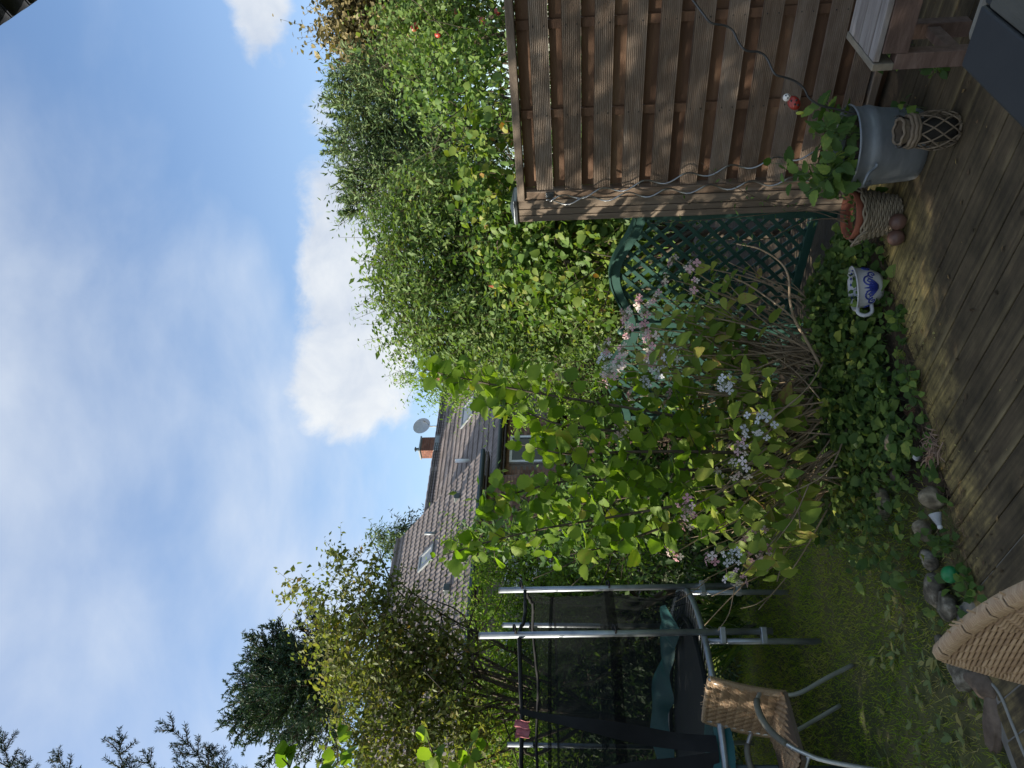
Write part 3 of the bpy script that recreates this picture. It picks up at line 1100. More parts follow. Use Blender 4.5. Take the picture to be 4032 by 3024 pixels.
window(hr, WX0, WX1, WZ0, WZ1, 0.38, white_m, glass_m)
window(hl, -3.9, -3.0, 2.1, 3.2, 0.38, white_m, sky_glass)
window(hl, -5.6, -4.8, 2.1, 3.2, 0.38, white_m, sky_glass)
MB().tube([(-8.0, .3, 0), (-8.0, .3, 3.7)], .045, 8).build('downpipe', white_m, hl, True)


def skylight(roof_parent, sl, eave, x0, x1, y0, y1):
    def q(x, y, h):
        ang = math.atan(sl)
        return (x, y - h * math.sin(ang), eave - .06 + y * sl + h * math.cos(ang))
    fr = MB()
    w = 0.07
    def slab(xa, xb, ya, yb, h0, h1, mb):
        v = [q(xa, ya, h0), q(xb, ya, h0), q(xb, yb, h0), q(xa, yb, h0), q(xa, ya, h1), q(xb, ya, h1), q(xb, yb, h1), q(xa, yb, h1)]
        mb.add(v, [(0, 3, 2, 1), (4, 5, 6, 7), (0, 1, 5, 4), (1, 2, 6, 5), (2, 3, 7, 6), (3, 0, 4, 7)])
    slab(x0, x1, y0, y0 + w, 0, .085, fr); slab(x0, x1, y1 - w, y1, 0, .085, fr); slab(x0, x0 + w, y0 + w, y1 - w, 0, .085, fr); slab(x1 - w, x1, y0 + w, y1 - w, 0, .085, fr)
    f = fr.build('skylight', lead_m, roof_parent)
    g = MB()
    slab(x0 + w, x1 - w, y0 + w, y1 - w, .02, .065, g)
    g.build('pane', sky_glass, f)


skylight(rl, sl_l, 4.0, -2.15, -1.65, 1.85, 2.5)
skylight(rr_, sl_r, 3.64, 4.15, 5.1, 1.6, 2.3)


def snow_guard(root, sl, eave, x0, x1, y):
    b = MB()
    z = eave + y * sl
    for h in (0.10, 0.17, 0.24):
        b.tube([(x0, y - .06, z + h), (x1, y - .06, z + h)], .014, 5)
    n = int((x1 - x0) / .12)
    for i in range(n + 1):
        x = x0 + (x1 - x0) * i / n
        b.tube([(x, y - .06, z + .0), (x, y - .06, z + .24)], .009, 4)
    b.build('snow_guard', plain('guard_steel', (0.05, 0.045, 0.045), .6, .5), root)


snow_guard(rr_, sl_r, 3.64, 5.0, 8.2, 3.55)
snow_guard(rr_, sl_r, 3.64, 3.55, 4.6, 3.5)
snow_guard(rr_, sl_r, 3.64, 2.0, 3.3, 3.45)


def chimney(root, x, half, ridge_z, w, d, h, zlow):
    core = MB().box(x, x + w, half - d / 2, half + d / 2, zlow, ridge_z + h - .01).build('chimney', mortar_m, root)
    z = ridge_z - .1
    row = 0
    me = MB().box(0, 0.2, -.006, .006, 0, .066).mesh('brick')
    me.materials.append(chim_m)
    while z + .06 < ridge_z + h:
        for s in range(4):
            ln = w if s % 2 == 0 else d
            p = -0.1 if row % 2 else 0.0
            while p < ln - .02:
                a0, a1 = max(0, p), min(ln, p + .2)
                if a1 - a0 > .04:
                    ob = link('brick', me, None, core)
                    ob.scale = ((a1 - a0) / .2, 1, 1)
                    if s == 0:
                        ob.location = (x + a0, half - d / 2, z)
                    elif s == 2:
                        ob.location = (x + a0, half + d / 2, z)
                    elif s == 1:
                        ob.location = (x + w, half - d / 2 + a0, z); ob.rotation_euler = (0, 0, PI / 2)
                    else:
                        ob.location = (x, half - d / 2 + a0, z); ob.rotation_euler = (0, 0, PI / 2)
                p += .211
        z += .0785
        row += 1
    MB().box(x - .04, x + w + .04, half - d / 2 - .04, half + d / 2 + .04, ridge_z + h, ridge_z + h + .05).build('capstone', lead_m, core)
    MB().tube([(x + w * .4, half, ridge_z + h + .05), (x + w * .4, half, ridge_z + h + .2)], .05, 8).lathe([(.001, .32), (.09, .28), (.09, .26), (.001, .24)], 10, (x + w * .4, half, ridge_z + h - .05)).build('flue_cap', gutter_m, core)
    MB().box(x - .06, x + w + .06, half - d / 2 - .08, half + d / 2 + .08, ridge_z - .25, ridge_z + .06).build('flashing', lead_m, core)


chimney(rr_, 4.7, 4.15, 6.3, .62, .42, .56, 5.6)
chimney(rr_, 8.6, 4.15, 6.3, .6, .5, .55, 5.6)
MB().tube([(2.2, 1.6, 3.64 + 1.6 * sl_r - .1), (2.2, 1.6, 3.64 + 1.6 * sl_r + .38)], .06, 10).build('vent_pipe', white_m, rr_, True)
MB().tube([(-1.28, 1.87, 4.0 + 1.87 * sl_l - .1), (-1.28, 1.87, 4.0 + 1.87 * sl_l + .28)], .05, 10).build('vent_pipe', lead_m, rl, True)
for xx in (-0.9, -2.4, -3.7, -5.2):
    MB().box(xx, xx + .2, .80, 1.05, 4.0 + .8 * sl_l - .02, 4.0 + .8 * sl_l + .16).build('vent_tile', gutter_m, rl, bevel=.03)
# satellite dish: clamped to the ridge
dish = thing('satellite_dish', 'grey satellite dish standing on the far roof ridge beside the chimney', 'satellite dish', tuple(np.append(OR, 0) + HX * 6.1 + HY * 4.2 + np.array([0, 0, 6.2])))
MB().tube([(0, 0, -.1), (0, 0, .55)], .025, 8).build('mast', lead_m, dish, True)
db = MB()
nd = 20
pr = [(0.001, 0.0), (.12, .012), (.24, .05), (.36, .11)]
db.lathe(pr, nd)
dob = db.build('reflector', plain('dish_grey', (0.45, 0.46, 0.47), .45), dish, True)
dob.location = (0, -.08, .75)
dob.scale = (.85, .98, .85)
dob.rotation_euler = (math.radians(72), 0, math.radians(28))
MB().tube([(0.0, -.08, .45), (.22, -.42, .62)], .012, 6).build('arm', lead_m, dish)
MB().tube([(.2, -.40, .62), (.23, -.47, .66)], .03, 8).build('receiver', lead_m, dish)

# shed roof glimpsed between the bushes
shed = thing('garden_shed', 'small dark brown shed glimpsed through the leaves right of the hazel', 'shed', P(2260, 1420, 9.5) * np.array([1, 1, 0]), RH)
dkw = surf('shed_wood', [(0.3, (0.03, 0.016, 0.012)), (0.7, (0.06, 0.03, 0.02))], .8, 6, stretch=(1, 1, 6))
MB().box(-.7, .9, -.5, 1.2, 0, 1.62).build('wall', dkw, shed)
MB().add([(-.85, -.65, 1.55), (1.05, -.65, 1.55), (1.05, .35, 1.85), (-.85, .35, 1.85), (1.05, 1.35, 1.55), (-.85, 1.35, 1.55)], [(0, 1, 2, 3), (3, 2, 4, 5)]).build('roof', plain('shed_roof', (.09, .04, .03), .8), shed)

# eaves of the house the photographer stands beside: a short run of roof tiles overhead
eave = thing('tiled_eave', 'dark overhanging corner of roof tiles in the sky at the top right', 'roof eave', (0, 0, 0))
dark_tile = surf('dark_tile', [(0.3, (0.012, 0.014, 0.02)), (0.7, (0.03, 0.033, 0.042))], .5, 6)
e0 = P(82, 44, 6.0)
ev = HX
tm = MB()
nseg = 6
for c in range(9):
    for r in range(2):
        b = MB()
        v, f = [], []
        for yy in (0, .4):
            for i in range(nseg + 1):
                a = PI * i / nseg
                v.append((0.11 - .11 * math.cos(a) + (.0 if i < nseg else .02), yy, .14 * math.sin(a) - .02 * yy))
        k = nseg + 1
        v += [(x, y, z - .018) for x, y, z in v]
        for i in range(nseg):
            f += [(i, i + 1, k + i + 1, k + i), (2 * k + i + 1, 2 * k + i, 3 * k + i, 3 * k + i + 1), (2 * k + i, 2 * k + i + 1, i + 1, i)]
        b.add(v, f)
        ob = b.build('tile', dark_tile, eave, True)
        q = e0 + HX * (0.30 * (c - 1.5)) - HY * (0.45 * r) + np.array([0, 0, .2 * r])
        ob.scale = (1.3, 1.3, 1.3)
        ob.location = q
        ob.rotation_euler = (math.radians(24), 0, RH + PI)
MB().box(-.2, 2.2, -1.4, -.7, .02, .07).build('rafter_board', dark_tile, eave, loc=e0, rot=(math.radians(-24), 0, RH))

# ================================================================== TRAMPOLINE
TC = np.array([-3.03, 5.78, 0.0])
TR = 1.42
tramp = thing('trampoline', 'round garden trampoline with black safety net and teal pad behind the wicker chair', 'trampoline', TC)
galv = surf('galvanised', [(0.3, (0.26, 0.28, 0.30)), (0.7, (0.42, 0.45, 0.47))], 0.42, 9, 5, metallic=0.7, bump=0.06)
ZR = 0.72
ring = [(TR * math.cos(2 * PI * i / 64), TR * math.sin(2 * PI * i / 64), ZR) for i in range(64)]
rm = MB()
nn_ = 8
rvv, rff = [], []
for i in range(64):
    a = 2 * PI * i / 64
    for j in range(nn_):
        b = 2 * PI * j / nn_
        q = TR + .021 * math.cos(b)
        rvv.append((q * math.cos(a), q * math.sin(a), ZR + .021 * math.sin(b)))
for i in range(64):
    for j in range(nn_):
        rff.append((i * nn_ + j, ((i + 1) % 64) * nn_ + j, ((i + 1) % 64) * nn_ + (j + 1) % nn_, i * nn_ + (j + 1) % nn_))
rm.add(rvv, rff).build('rim', galv, tramp, True)
bl = surf('mat_black', [(0.3, (0.008, 0.009, 0.011)), (0.7, (0.018, 0.019, 0.022))], .6, 5)
ring_in = 1.16
MB().add([(0, 0, ZR - .03)] + [(ring_in * math.cos(2 * PI * i / 48), ring_in * math.sin(2 * PI * i / 48), ZR - .01) for i in range(48)], [(0, i + 1, (i + 1) % 48 + 1) for i in range(48)]).build('jumping_mat', bl, tramp)
teal = surf('pad_teal', [(0.3, (0.005, 0.058, 0.06)), (0.7, (0.013, 0.10, 0.10))], .55, 3, 5, bump=.3, bscale=12)
# safety pad: wavy ring, slipped inwards on the far side, hanging over the rim on the near left
pv, pf = [], []
ns = 120
for i in range(ns + 1):
    th = 2 * PI * i / ns
    back = max(0, math.cos(th - math.radians(75)))
    near = max(0, math.cos(th - math.radians(-66))) ** 6
    wob = .04 * math.sin(th * 9) + .03 * math.sin(th * 17 + 1)
    ri = 1.16 - .14 * back + wob
    ro = 1.40 - .22 * back + .05 * near
    for k in range(6):
        u = k / 5
        r_ = ri + (ro - ri) * u
        z = ZR + .035 + .03 * math.sin(u * PI) + .02 * math.sin(th * 13 + u * 4) + (.17 * back ** .5 * u * (.72 + .28 * math.sin(th * 5))) - (.09 * near if k == 5 else 0)
        pv.append((r_ * math.cos(th), r_ * math.sin(th), z))
for i in range(ns):
    th = 2 * PI * (i + .5) / ns
    d_ = math.degrees(th) % 360
    if 314 < d_ < 372 or d_ < 12:
        continue
    for k in range(5):
        pf.append((i * 6 + k, (i + 1) * 6 + k, (i + 1) * 6 + k + 1, i * 6 + k + 1))
MB().add(pv, pf).build('safety_pad', teal, tramp, True)
# springs where the pad has slipped away
spb = MB()
for i in range(90):
    th = 2 * PI * i / 90
    spb.tube([(ring_in * math.cos(th), ring_in * math.sin(th), ZR - .01), (TR * math.cos(th), TR * math.sin(th), ZR)], .006, 5)
spb.build('springs', plain('spring_steel', (.12, .12, .12), .5, .6), tramp, kind='stuff')
MB().tube([(1.2 * math.cos(2 * PI * i / 64), 1.2 * math.sin(2 * PI * i / 64), ZR + .01) for i in range(65)], .018, 6).build('mat_hem', bl, tramp)

net_lo = netmat('net_lower', .54, (.020, .023, .022))
net_hi = netmat('net_upper', .32, (.022, .025, .024))
band = surf('net_band', [(0.3, (0.004, 0.004, 0.005)), (0.7, (0.012, 0.012, 0.013))], .8, 6, bump=.1)
p1 = math.atan2(5.20 - TC[1], -1.66 - TC[0])
p2 = math.atan2(5.99 - TC[1], -1.50 - TC[0])
angs = [p1, p2, p2 + .85, p2 + 1.7, p2 + 2.55, p2 + 3.3, p2 + 3.95]
ZT, ZM = 1.97, 1.32
pole_r = TR + .045
for k, a in enumerate(angs):
    x, y = pole_r * math.cos(a), pole_r * math.sin(a)
    z_t = 2.24 if k != 1 else 2.17
    b = MB()
    lean = 0.045 if k < 2 else 0.0
    b.tube([(x - .01, y, .27), (x - lean, y, z_t)], .0225, 12)
    pole = b.build('pole', galv, tramp, True)
    MB().tube([(x - lean, y, z_t), (x - lean, y, z_t + .006)], .0235, 12).build('end_cap', plain('cap_grey', (.35, .35, .34), .5), pole)
    lx, ly = (TR - .01) * math.cos(a - .035), (TR - .01) * math.sin(a - .035)
    leg = MB().tube([(lx, ly, -.04), (lx, ly, ZR)], .02, 12).build('leg', galv, tramp, True)
    for zc in (.33, .60):
        M_ = Matrix.Translation(((x + lx) / 2, (y + ly) / 2, zc)) @ Matrix.Rotation(math.atan2(y - ly, x - lx), 4, 'Z')
        MB().box(-.055, .055, -.028, .028, -.02, .02, M_).build('bracket', galv, leg, bevel=.006)
    # ties holding the net
    for zc in (ZT + .03, ZM):
        ri = 1.41
        tb = MB()
        c_ = 2 * PI
        tb.tube([(x + .028 * math.cos(q), y + .028 * math.sin(q), zc + .01 * math.sin(q)) for q in np.linspace(0, c_, 13)], .007, 5)
        tb.tube([(x, y, zc), (ri * math.cos(a), ri * math.sin(a), zc - .01)], .009, 5)
        tb.build('tie', band, tramp)


def net_r(th, z):
    w = 0.0
    for a in angs:
        d = (th - a + PI) % (2 * PI) - PI
        for za in (ZT, ZM):
            w = max(w, 1 / (1 + (abs(d) * 1.4 / .20) ** 1.5 + (abs(z - za) / .16) ** 1.4))
    base = 1.31 + .07 * math.exp(-((z - .72) / .15) ** 2)
    fold = .014 * math.sin(th * 22 + z * 5) + .012 * math.sin(th * 37 - z * 9) * (1 + z * .3)
    return base + (1.425 - base) * w + fold * (1 - w)


def net_top(th):
    d = min(abs((th - a + PI) % (2 * PI) - PI) for a in angs)
    return ZT - .035 * min(1, d / .4)


def net_part(name, zf0, zf1, nz, mat, off=0.0):
    nth = 168
    v, f = [], []
    for i in range(nth):
        th = 2 * PI * i / nth
        za, zb = zf0(th), zf1(th)
        for k in range(nz + 1):
            z = za + (zb - za) * k / nz
            r_ = net_r(th, z) + off
            v.append((r_ * math.cos(th), r_ * math.sin(th), z))
    for i in range(nth):
        j = (i + 1) % nth
        for k in range(nz):
            f.append((i * (nz + 1) + k, j * (nz + 1) + k, j * (nz + 1) + k + 1, i * (nz + 1) + k + 1))
    return MB().add(v, f).build(name, mat, tramp, True)


ZS = 1.76
net_part('net_lower', lambda t: ZR + .03, lambda t: ZS, 22, net_lo)
net_part('net_upper', lambda t: ZS, net_top, 6, net_hi)
net_part('net_band', lambda t: ZM - .035, lambda t: ZM + .035, 3, netmat('net_weave', .6, (.008, .008, .009)), .006)
net_part('net_hem', lambda t: ZS - .012, lambda t: ZS + .012, 1, netmat('net_hem_mat', .75, (.012, .012, .013)), .004)
rp = []
for i in range(169):
    th = 2 * PI * i / 168
    z = net_top(th)
    r_ = net_r(th, z)
    rp.append((r_ * math.cos(th), r_ * math.sin(th), z))
MB().tube(rp, .014, 6).build('top_rope', band, tramp, True)
# zipped entrance: two dark bands that meet near the middle
for (t0, t1, t2) in ((-.78, -.88, -.93), (-1.12, -1.03, -1.00)):
    v, f = [], []
    m_ = 24
    for i in range(m_ + 1):
        u = i / m_
        z = ZT - .02 - (ZT - ZR - .05) * u
        th = (1 - u) ** 2 * t0 + 2 * u * (1 - u) * t1 + u * u * t2
        hw = .016 + .022 * min(1, u * 1.6)
        for s in (-1, 0, 1):
            r_ = net_r(th + s * hw, z) + .014
            v.append((r_ * math.cos(th + s * hw), r_ * math.sin(th + s * hw), z))
    for i in range(m_):
        for s in range(2):
            f.append((i * 3 + s, i * 3 + s + 1, (i + 1) * 3 + s + 1, (i + 1) * 3 + s))
    MB().add(v, f).build('zip_flap', band, tramp, True)
MB().tube([(TR * math.cos(-1.02), TR * math.sin(-1.02), -.04), (TR * math.cos(-1.02), TR * math.sin(-1.02), ZR)], .016, 10).build('leg', gutter_m, tramp, True)
# pink cloth hung over the net rope
pk = P(2055, 2872, 4.55)
v, f = [], []
for i in range(9):
    for k in range(7):
        v.append((-.055 + .01375 * i + .004 * math.sin(k), .012 * math.sin(i * 1.9 + k * .4), .04 - .085 * k / 6 + .006 * math.sin(i * 1.3)))
for i in range(8):
    for k in range(6):
        f.append((i * 7 + k, i * 7 + k + 1, (i + 1) * 7 + k + 1, (i + 1) * 7 + k))
cloth = MB().add(v, f).build('pink_cloth', surf('pink_fabric', [(.3, (.42, .12, .15)), (.7, (.58, .22, .24))], .85, 30, 4), None, True, loc=pk)
tag(cloth, 'small pink cloth hanging at the top of the trampoline net', 'cloth')

# ================================================================== CHAIRS
alu = surf('chair_metal', [(0.3, (0.42, 0.43, 0.44)), (0.7, (0.58, 0.59, 0.60))], 0.38, 9, metallic=0.75, bump=0.04)


def wicker_mat():
    m, nt, N, L, out = nodes_of('wicker')
    b = N.new('ShaderNodeBsdfPrincipled')
    L.new(b.outputs[0], out.inputs[0])
    oi = N.new('ShaderNodeAttribute')
    oi.attribute_name = 'tint'
    r = ramp(N, [(0, (0.20, 0.12, 0.065)), (.5, (0.36, 0.235, 0.13)), (1, (0.52, 0.37, 0.22))])
    L.new(oi.outputs['Fac'], r.inputs[0])
    L.new(r.outputs[0], b.inputs['Base Color'])
    b.inputs['Roughness'].default_value = .5
    return m


WICK = wicker_mat()
wick_dark = plain('wicker_shadow', (0.10, 0.07, 0.045), .8)


def woven(fn, nu, nv, r, name, parent, wave=0.4):
    """real weave: strands along u going over and under ribs. fn(u,v)->(pos,normal)"""
    verts, faces, tints = [], [], []
    for k in range(nv):
        vv = (k + .5) / nv
        row = []
        for i in range(nu * 3 + 1):
            u = i / (nu * 3)
            p, n = fn(u, vv)
            ph = (k // 2) % 2
            # diagonal twill, turning at the middle: the chevron of the photo
            sgn = 1 if u < .5 else -1
            h = math.sin(PI * 2 * (u * nu / 3 + sgn * k / 6.0 + (0 if sgn > 0 else .33)))
            p = np.array(p) + np.array(n) * (h * r * wave * 2)
            row.append(p)
        base = len(verts)
        for i, p in enumerate(row):
            u = i / (nu * 3)
            _, n = fn(u, vv)
            q2, _ = fn(u, min(1, vv + .01))
            q1, _ = fn(u, max(0, vv - .01))
            dv = np.array(q2) - np.array(q1)
            dv /= np.linalg.norm(dv) + 1e-9
            n = np.array(n)
            for (a, b) in ((-1, 0), (-.5, .8), (.5, .8), (1, 0), (0, -.8)):
                verts.append(p + dv * r * a + n * r * b)
        for i in range(len(row) - 1):
            for j in range(5):
                faces.append((base + i * 5 + j, base + i * 5 + (j + 1) % 5, base + (i + 1) * 5 + (j + 1) % 5, base + (i + 1) * 5 + j))
                tints.append(.25 + .5 * ((k * 7919 % 13) / 13))
    b = MB()
    b.add(verts, faces)
    o = b.build(name, WICK, parent, True)
    at = o.data.attributes.new('tint', 'FLOAT', 'FACE')
    at.data.foreach_set('value', tints)
    return o


def make_chair(label, loc, rz, group, hi):
    t = thing('wicker_chair', label, 'chair', loc, rz, group)
    for s in (-1, 1):
        pts = crv([(s * .205, .36, -.03), (s * .215, .27, .14), (s * .21, .17, .33), (s * .205, .165, .45), (s * .20, .20, .62), (s * .195, .25, .80)], 6)
        MB().tube(pts, .0125, 10).build('rear_leg', alu, t, True)
        pts = crv([(s * .205, .175, .545), (s * .235, .08, .585), (s * .255, -.05, .57), (s * .26, -.15, .50), (s * .255, -.21, .40), (s * .25, -.25, .28), (s * .255, -.31, -.03)], 6)
        n = len(pts)
        arm = MB().tube(pts, .0125, 10).build('arm_leg', alu, t, True)
        wp = pts[4:20]
        MB().tube(wp, .0185, 10).build('arm_wrap', surf('arm_wood', [(.3, (.10, .095, .075)), (.7, (.18, .17, .13))], .6, 12), arm, True)
    MB().tube([(-.2, .17, .40), (.2, .17, .40)], .011, 8).build('cross_bar', alu, t, True)
    MB().tube([(-.25, -.22, .385), (.25, -.22, .385)], .011, 8).build('cross_bar', alu, t, True)

    def back(u, v):
        x = -.212 + .424 * u
        z = .40 + .41 * v
        y = .165 + .09 * v ** 1.5 + .014 * (1 - (2 * u - 1) ** 2)
        z += -.02 * (1 - (2 * u - 1) ** 2) * (1 - v)
        return (x, y - .012, z), (0, -.97, .25)

    def seat(u, v):
        x = -.24 + .48 * u
        y = .16 - .40 * v
        z = .43 - .02 * (1 - (2 * v - 1) ** 2) + .025 * (1 - (2 * u - 1) ** 2) * .4
        return (x, y, z), (0, 0, 1)
    nv = 54
    woven(back, 30, nv, .0043, 'backrest', t)

    def backr(u, v):
        (x, y, z), n = back(u, v)
        return (x, y + .012, z), (0, .97, -.2)
    woven(backr, 24, nv, .0043, 'backrest_rear', t)
    so = woven(seat, 30, 52, .0043, 'seat', t)
    MB().add([seat(u, v)[0][:2] + (seat(u, v)[0][2] - .008,) for u, v in ((0, 0), (1, 0), (1, 1), (0, 1))] + [seat(u, v)[0][:2] + (seat(u, v)[0][2] - .03,) for u, v in ((0, 0), (1, 0), (1, 1), (0, 1))],
             [(3, 2, 1, 0), (4, 5, 6, 7), (0, 1, 5, 4), (1, 2, 6, 5), (2, 3, 7, 6), (3, 0, 4, 7)]).build('seat_frame', wick_dark, t)
    MB().add([back(u, v)[0][:1] + (back(u, v)[0][1] + .006,) + back(u, v)[0][2:] for v in (0, .5, 1) for u in (0, .5, 1)], [(0, 1, 4, 3), (1, 2, 5, 4), (3, 4, 7, 6), (4, 5, 8, 7)]).build('backrest_core', wick_dark, t)
    # wrapped edge: coils round the frame
    cb = MB()
    for s in (0, 1):
        for k in range(60):
            v = (k + .5) / 60
            (x, y, z), n = back(s, v)
            rr = .0175
            q = [(x + rr * math.cos(a), y + .012 + rr * math.sin(a), z + .003 * math.cos(a)) for a in np.linspace(0, 2 * PI, 9)]
            cb.tube(q, .0036, 4, False)
    MB().tube([np.array(back(u, 1)[0]) + np.array([0, .012, 0]) for u in np.linspace(0, 1, 12)], .0125, 8).build('top_bar', alu, t, True)
    for k in range(58):
        u = (k + .5) / 58
        if k in (4, 21, 36, 45):
            continue
        (x, y, z), n = back(u, 1)
        rr = .0165
        q = [(x + .002 * math.cos(a), y + .012 + rr * math.cos(a), z + rr * math.sin(a)) for a in np.linspace(0, 2 * PI, 9)]
        cb.tube(q, .0036, 4, False)
    ce = cb.build('wrapped_edge', WICK, t, True)
    at = ce.data.attributes.new('tint', 'FLOAT', 'FACE')
    at.data.foreach_set('value', [.45 + .3 * random.random() for _ in range(len(ce.data.polygons))])
    # loose ends at the top
    lb = MB()
    for k in range(9):
        u = .1 + .8 * random.random()
        (x, y, z), n = back(u, 1)
        e = (x + random.uniform(-.02, .02), y + .02, z + random.uniform(.015, .035))
        lb.tube([(x, y + .01, z), ((x + e[0]) / 2 + .004, y + .015, z + .018), e], .0022, 4)
    lo = lb.build('loose_strands', WICK, t, kind='stuff')
    at = lo.data.attributes.new('tint', 'FLOAT', 'FACE')
    at.data.foreach_set('value', [.5] * len(lo.data.polygons))
    return t


chair = make_chair('wicker armchair with silver metal frame standing on the lawn by the trampoline', (-2.06, 4.41, 0), math.radians(-34.9), 'wicker chairs', True)
chair2 = copy_tree(chair)
chair2.location = (-.69, 1.375, .005)
chair2.rotation_euler = (0, 0, math.radians(-56.2))
for ch in list(chair2.children):
    if ch.name.startswith(('arm_leg', 'rear_leg')):
        for g_ in list(ch.children):
            bpy.data.objects.remove(g_)
        bpy.data.objects.remove(ch)
for s in (-1, 1):
    MB().tube(crv([(s * .22, -.2, .40), (s * .23, -.24, .2), (s * .235, -.28, -.005)], 5), .0125, 10).build('front_leg', alu, chair2, True)
    MB().tube([(s * .20, .165, .43), (s * .19, .10, -.005)], .0125, 10).build('rear_leg', alu, chair2, True)
chair2['label'] = 'wicker chair back close to the camera at the bottom left corner of the deck'

# ================================================================== BENCH AND TABLE
bench_m = surf('bench_grey', [(0.3, (0.15, 0.125, 0.11)), (0.55, (0.24, 0.215, 0.195)), (0.8, (0.33, 0.30, 0.28))], 0.75, 7, 8, (0.6, 5, 5), .3, rand=.2)
bench_b = surf('bench_brown', [(0.3, (0.075, 0.045, 0.033)), (0.6, (0.125, 0.08, 0.062)), (0.8, (0.18, 0.125, 0.10))], 0.72, 7, 8, (1, 4, 4), .25, rand=.2)
bench = thing('slatted_bench', 'low brown wooden bench with a grey slatted top in front of the fence', 'bench', (1.13, 2.92, 0), FA)
BD = .34
nsl = 5
for k in range(nsl):
    w = (BD - .02) / nsl
    MB().box(.03, 1.3, .008 + k * w, .008 + (k + 1) * w - .005, .428, .45 + random.uniform(-.001, .001)).build('slat', bench_m, bench, bevel=.003)
MB().box(0, .027, 0, BD, .375, .4505).build('end_board', surf('bench_end', [(.3, (.13, .11, .08)), (.7, (.21, .185, .14))], .75, 7, 7, (4, 1, 4)), bench, bevel=.003)
MB().box(.062, 1.3, 0, .025, .335, .426).build('apron', bench_b, bench, bevel=.002)
MB().box(.06, 1.3, BD - .03, BD - .005, .335, .426).build('apron', bench_b, bench, bevel=.002)
for (x, y) in ((0.0, 0.0), (.0, BD - .06)):
    MB().box(x + .001, x + .061, y + .001, y + .06, 0.0, .374).build('leg', bench_b, bench, bevel=.003)
MB().box(.015, .05, .061, BD - .061, .12, .17).build('stretcher', bench_b, bench, bevel=.002)
for x in (1.24,):
    for y in (.001, BD - .061):
        MB().box(x, x + .06, y + .026, y + .059, 0, .374).build('leg', bench_b, bench, bevel=.003)

tab_dark = surf('table_dark', [(0.3, (0.011, 0.011, 0.010)), (0.7, (0.022, 0.021, 0.019))], 0.6, 5, 7, bump=.15)
tab_grey = surf('table_grey', [(0.3, (0.045, 0.042, 0.031)), (0.7, (0.075, 0.07, 0.053))], 0.7, 6, 7, (5, 1, 5), .2, rand=.2)
tab_light = surf('table_light', [(0.3, (0.11, 0.098, 0.075)), (0.7, (0.19, 0.172, 0.135))], 0.7, 9, 8, (1, 4, 4), .25)
tab = thing('garden_table', 'dark weathered wooden table top cutting into the bottom right corner', 'table', (0.665, 1.712, 0), FA)
MB().box(0, .125, -.95, 0, .715, .74).build('tabletop_board', tab_dark, tab, bevel=.006)
for k in range(6):
    MB().box(.129 + .118 * k, .129 + .118 * (k + 1) - .008, -.95, -.03, .712, .738).build('tabletop_board', tab_grey, tab, bevel=.004)
MB().box(.129, .9, -.028, 0.0, .70, .735).build('edge_strip', tab_dark, tab, bevel=.004)
MB().box(.04, .9, .006, .045, .685, .728).build('edge_board', tab_light, tab, bevel=.014)
for (x, y) in ((.14, -.14), (.74, -.14), (.14, -.85), (.74, -.85)):
    MB().box(x, x + .06, y, y + .06, .0, .711).build('leg', tab_dark, tab)

# ================================================================== POTS AND SMALL THINGS
zinc = surf('zinc', [(0.3, (0.17, 0.19, 0.20)), (0.5, (0.23, 0.25, 0.265)), (0.7, (0.32, 0.34, 0.355))], 0.5, 4, 9, (1, 1, 3), .06, metallic=.55)
tub = thing('zinc_tub', 'grey zinc wash tub with a rounded band, planted with nettle leaved greenery', 'tub', (1.05, 3.60, 0))
tub.rotation_euler = (0, 0, math.radians(215))
MB().lathe([(.001, .012), (.150, .012), (.152, 0.0), (.156, .002), (.160, .03), (.170, .17), (.178, .205), (.183, .225), (.178, .245), (.176, .26), (.180, .285), (.187, .298), (.190, .304), (.186, .309), (.178, .300), (.170, .25), (.160, .18)], 48).build('body', zinc, tub, True)
MB().lathe([(.001, .245), (.169, .25)], 24).build('soil', soil, tub)
for s in (0, 1):
    a0 = PI * s
    q = []
    for a, z, rr in ((-.28, .225, .19), (-.22, .23, .2), (-.16, .262, .222), (-.05, .272, .232), (.05, .272, .232), (.16, .262, .222), (.22, .23, .2), (.28, .225, .19)):
        q.append((rr * math.cos(a0 + a), rr * math.sin(a0 + a), z))
    MB().tube(crv(q, 4), .007, 8).build('handle', zinc, tub, True)


def leafy(name, label, cat, base, stems, mat_o, tmpl, leafL, leafW, group=None, per=10, stem_m=None, spread=1.0, stuff=False, r=.003):
    """stems: list of 3D polylines (world). leaves become single parts along each stem"""
    base = np.array(base, float)
    t = thing(name, label, cat, base, 0, group)
    sb_ = MB()
    for st in stems:
        pts = crv([np.array(q) - base for q in st], 5)
        n = len(pts)
        sb_.tube(pts, [r * (1 - .7 * i / n) for i in range(n)], 5)
        for k in range(per):
            f = .25 + .75 * (k + random.random() * .6) / per
            i = min(n - 2, int(f * (n - 1)))
            tn = norm(pts[i + 1] - pts[i])
            a = k * 2.4 + random.random()
            e1 = norm(np.cross(tn, [.3, .1, 1]))
            e2 = np.cross(tn, e1)
            d = norm(tn * .35 + (math.cos(a) * e1 + math.sin(a) * e2) * spread + np.array([0, 0, -.15]) + RNG.normal(size=3) * .2)
            nn = norm(np.array([-.25, -.45, .8]) + RNG.normal(size=3) * .45)
            sc = random.uniform(.6, 1.2)
            leaf_part('leaf', pts[i] + d * .008, d, nn, leafL * sc, leafW * sc, tmpl, mat_o, t)
    sb_.build('stems', stem_m or plain('stem_green', (.08, .12, .04), .6), t, True, kind='stuff')
    return t


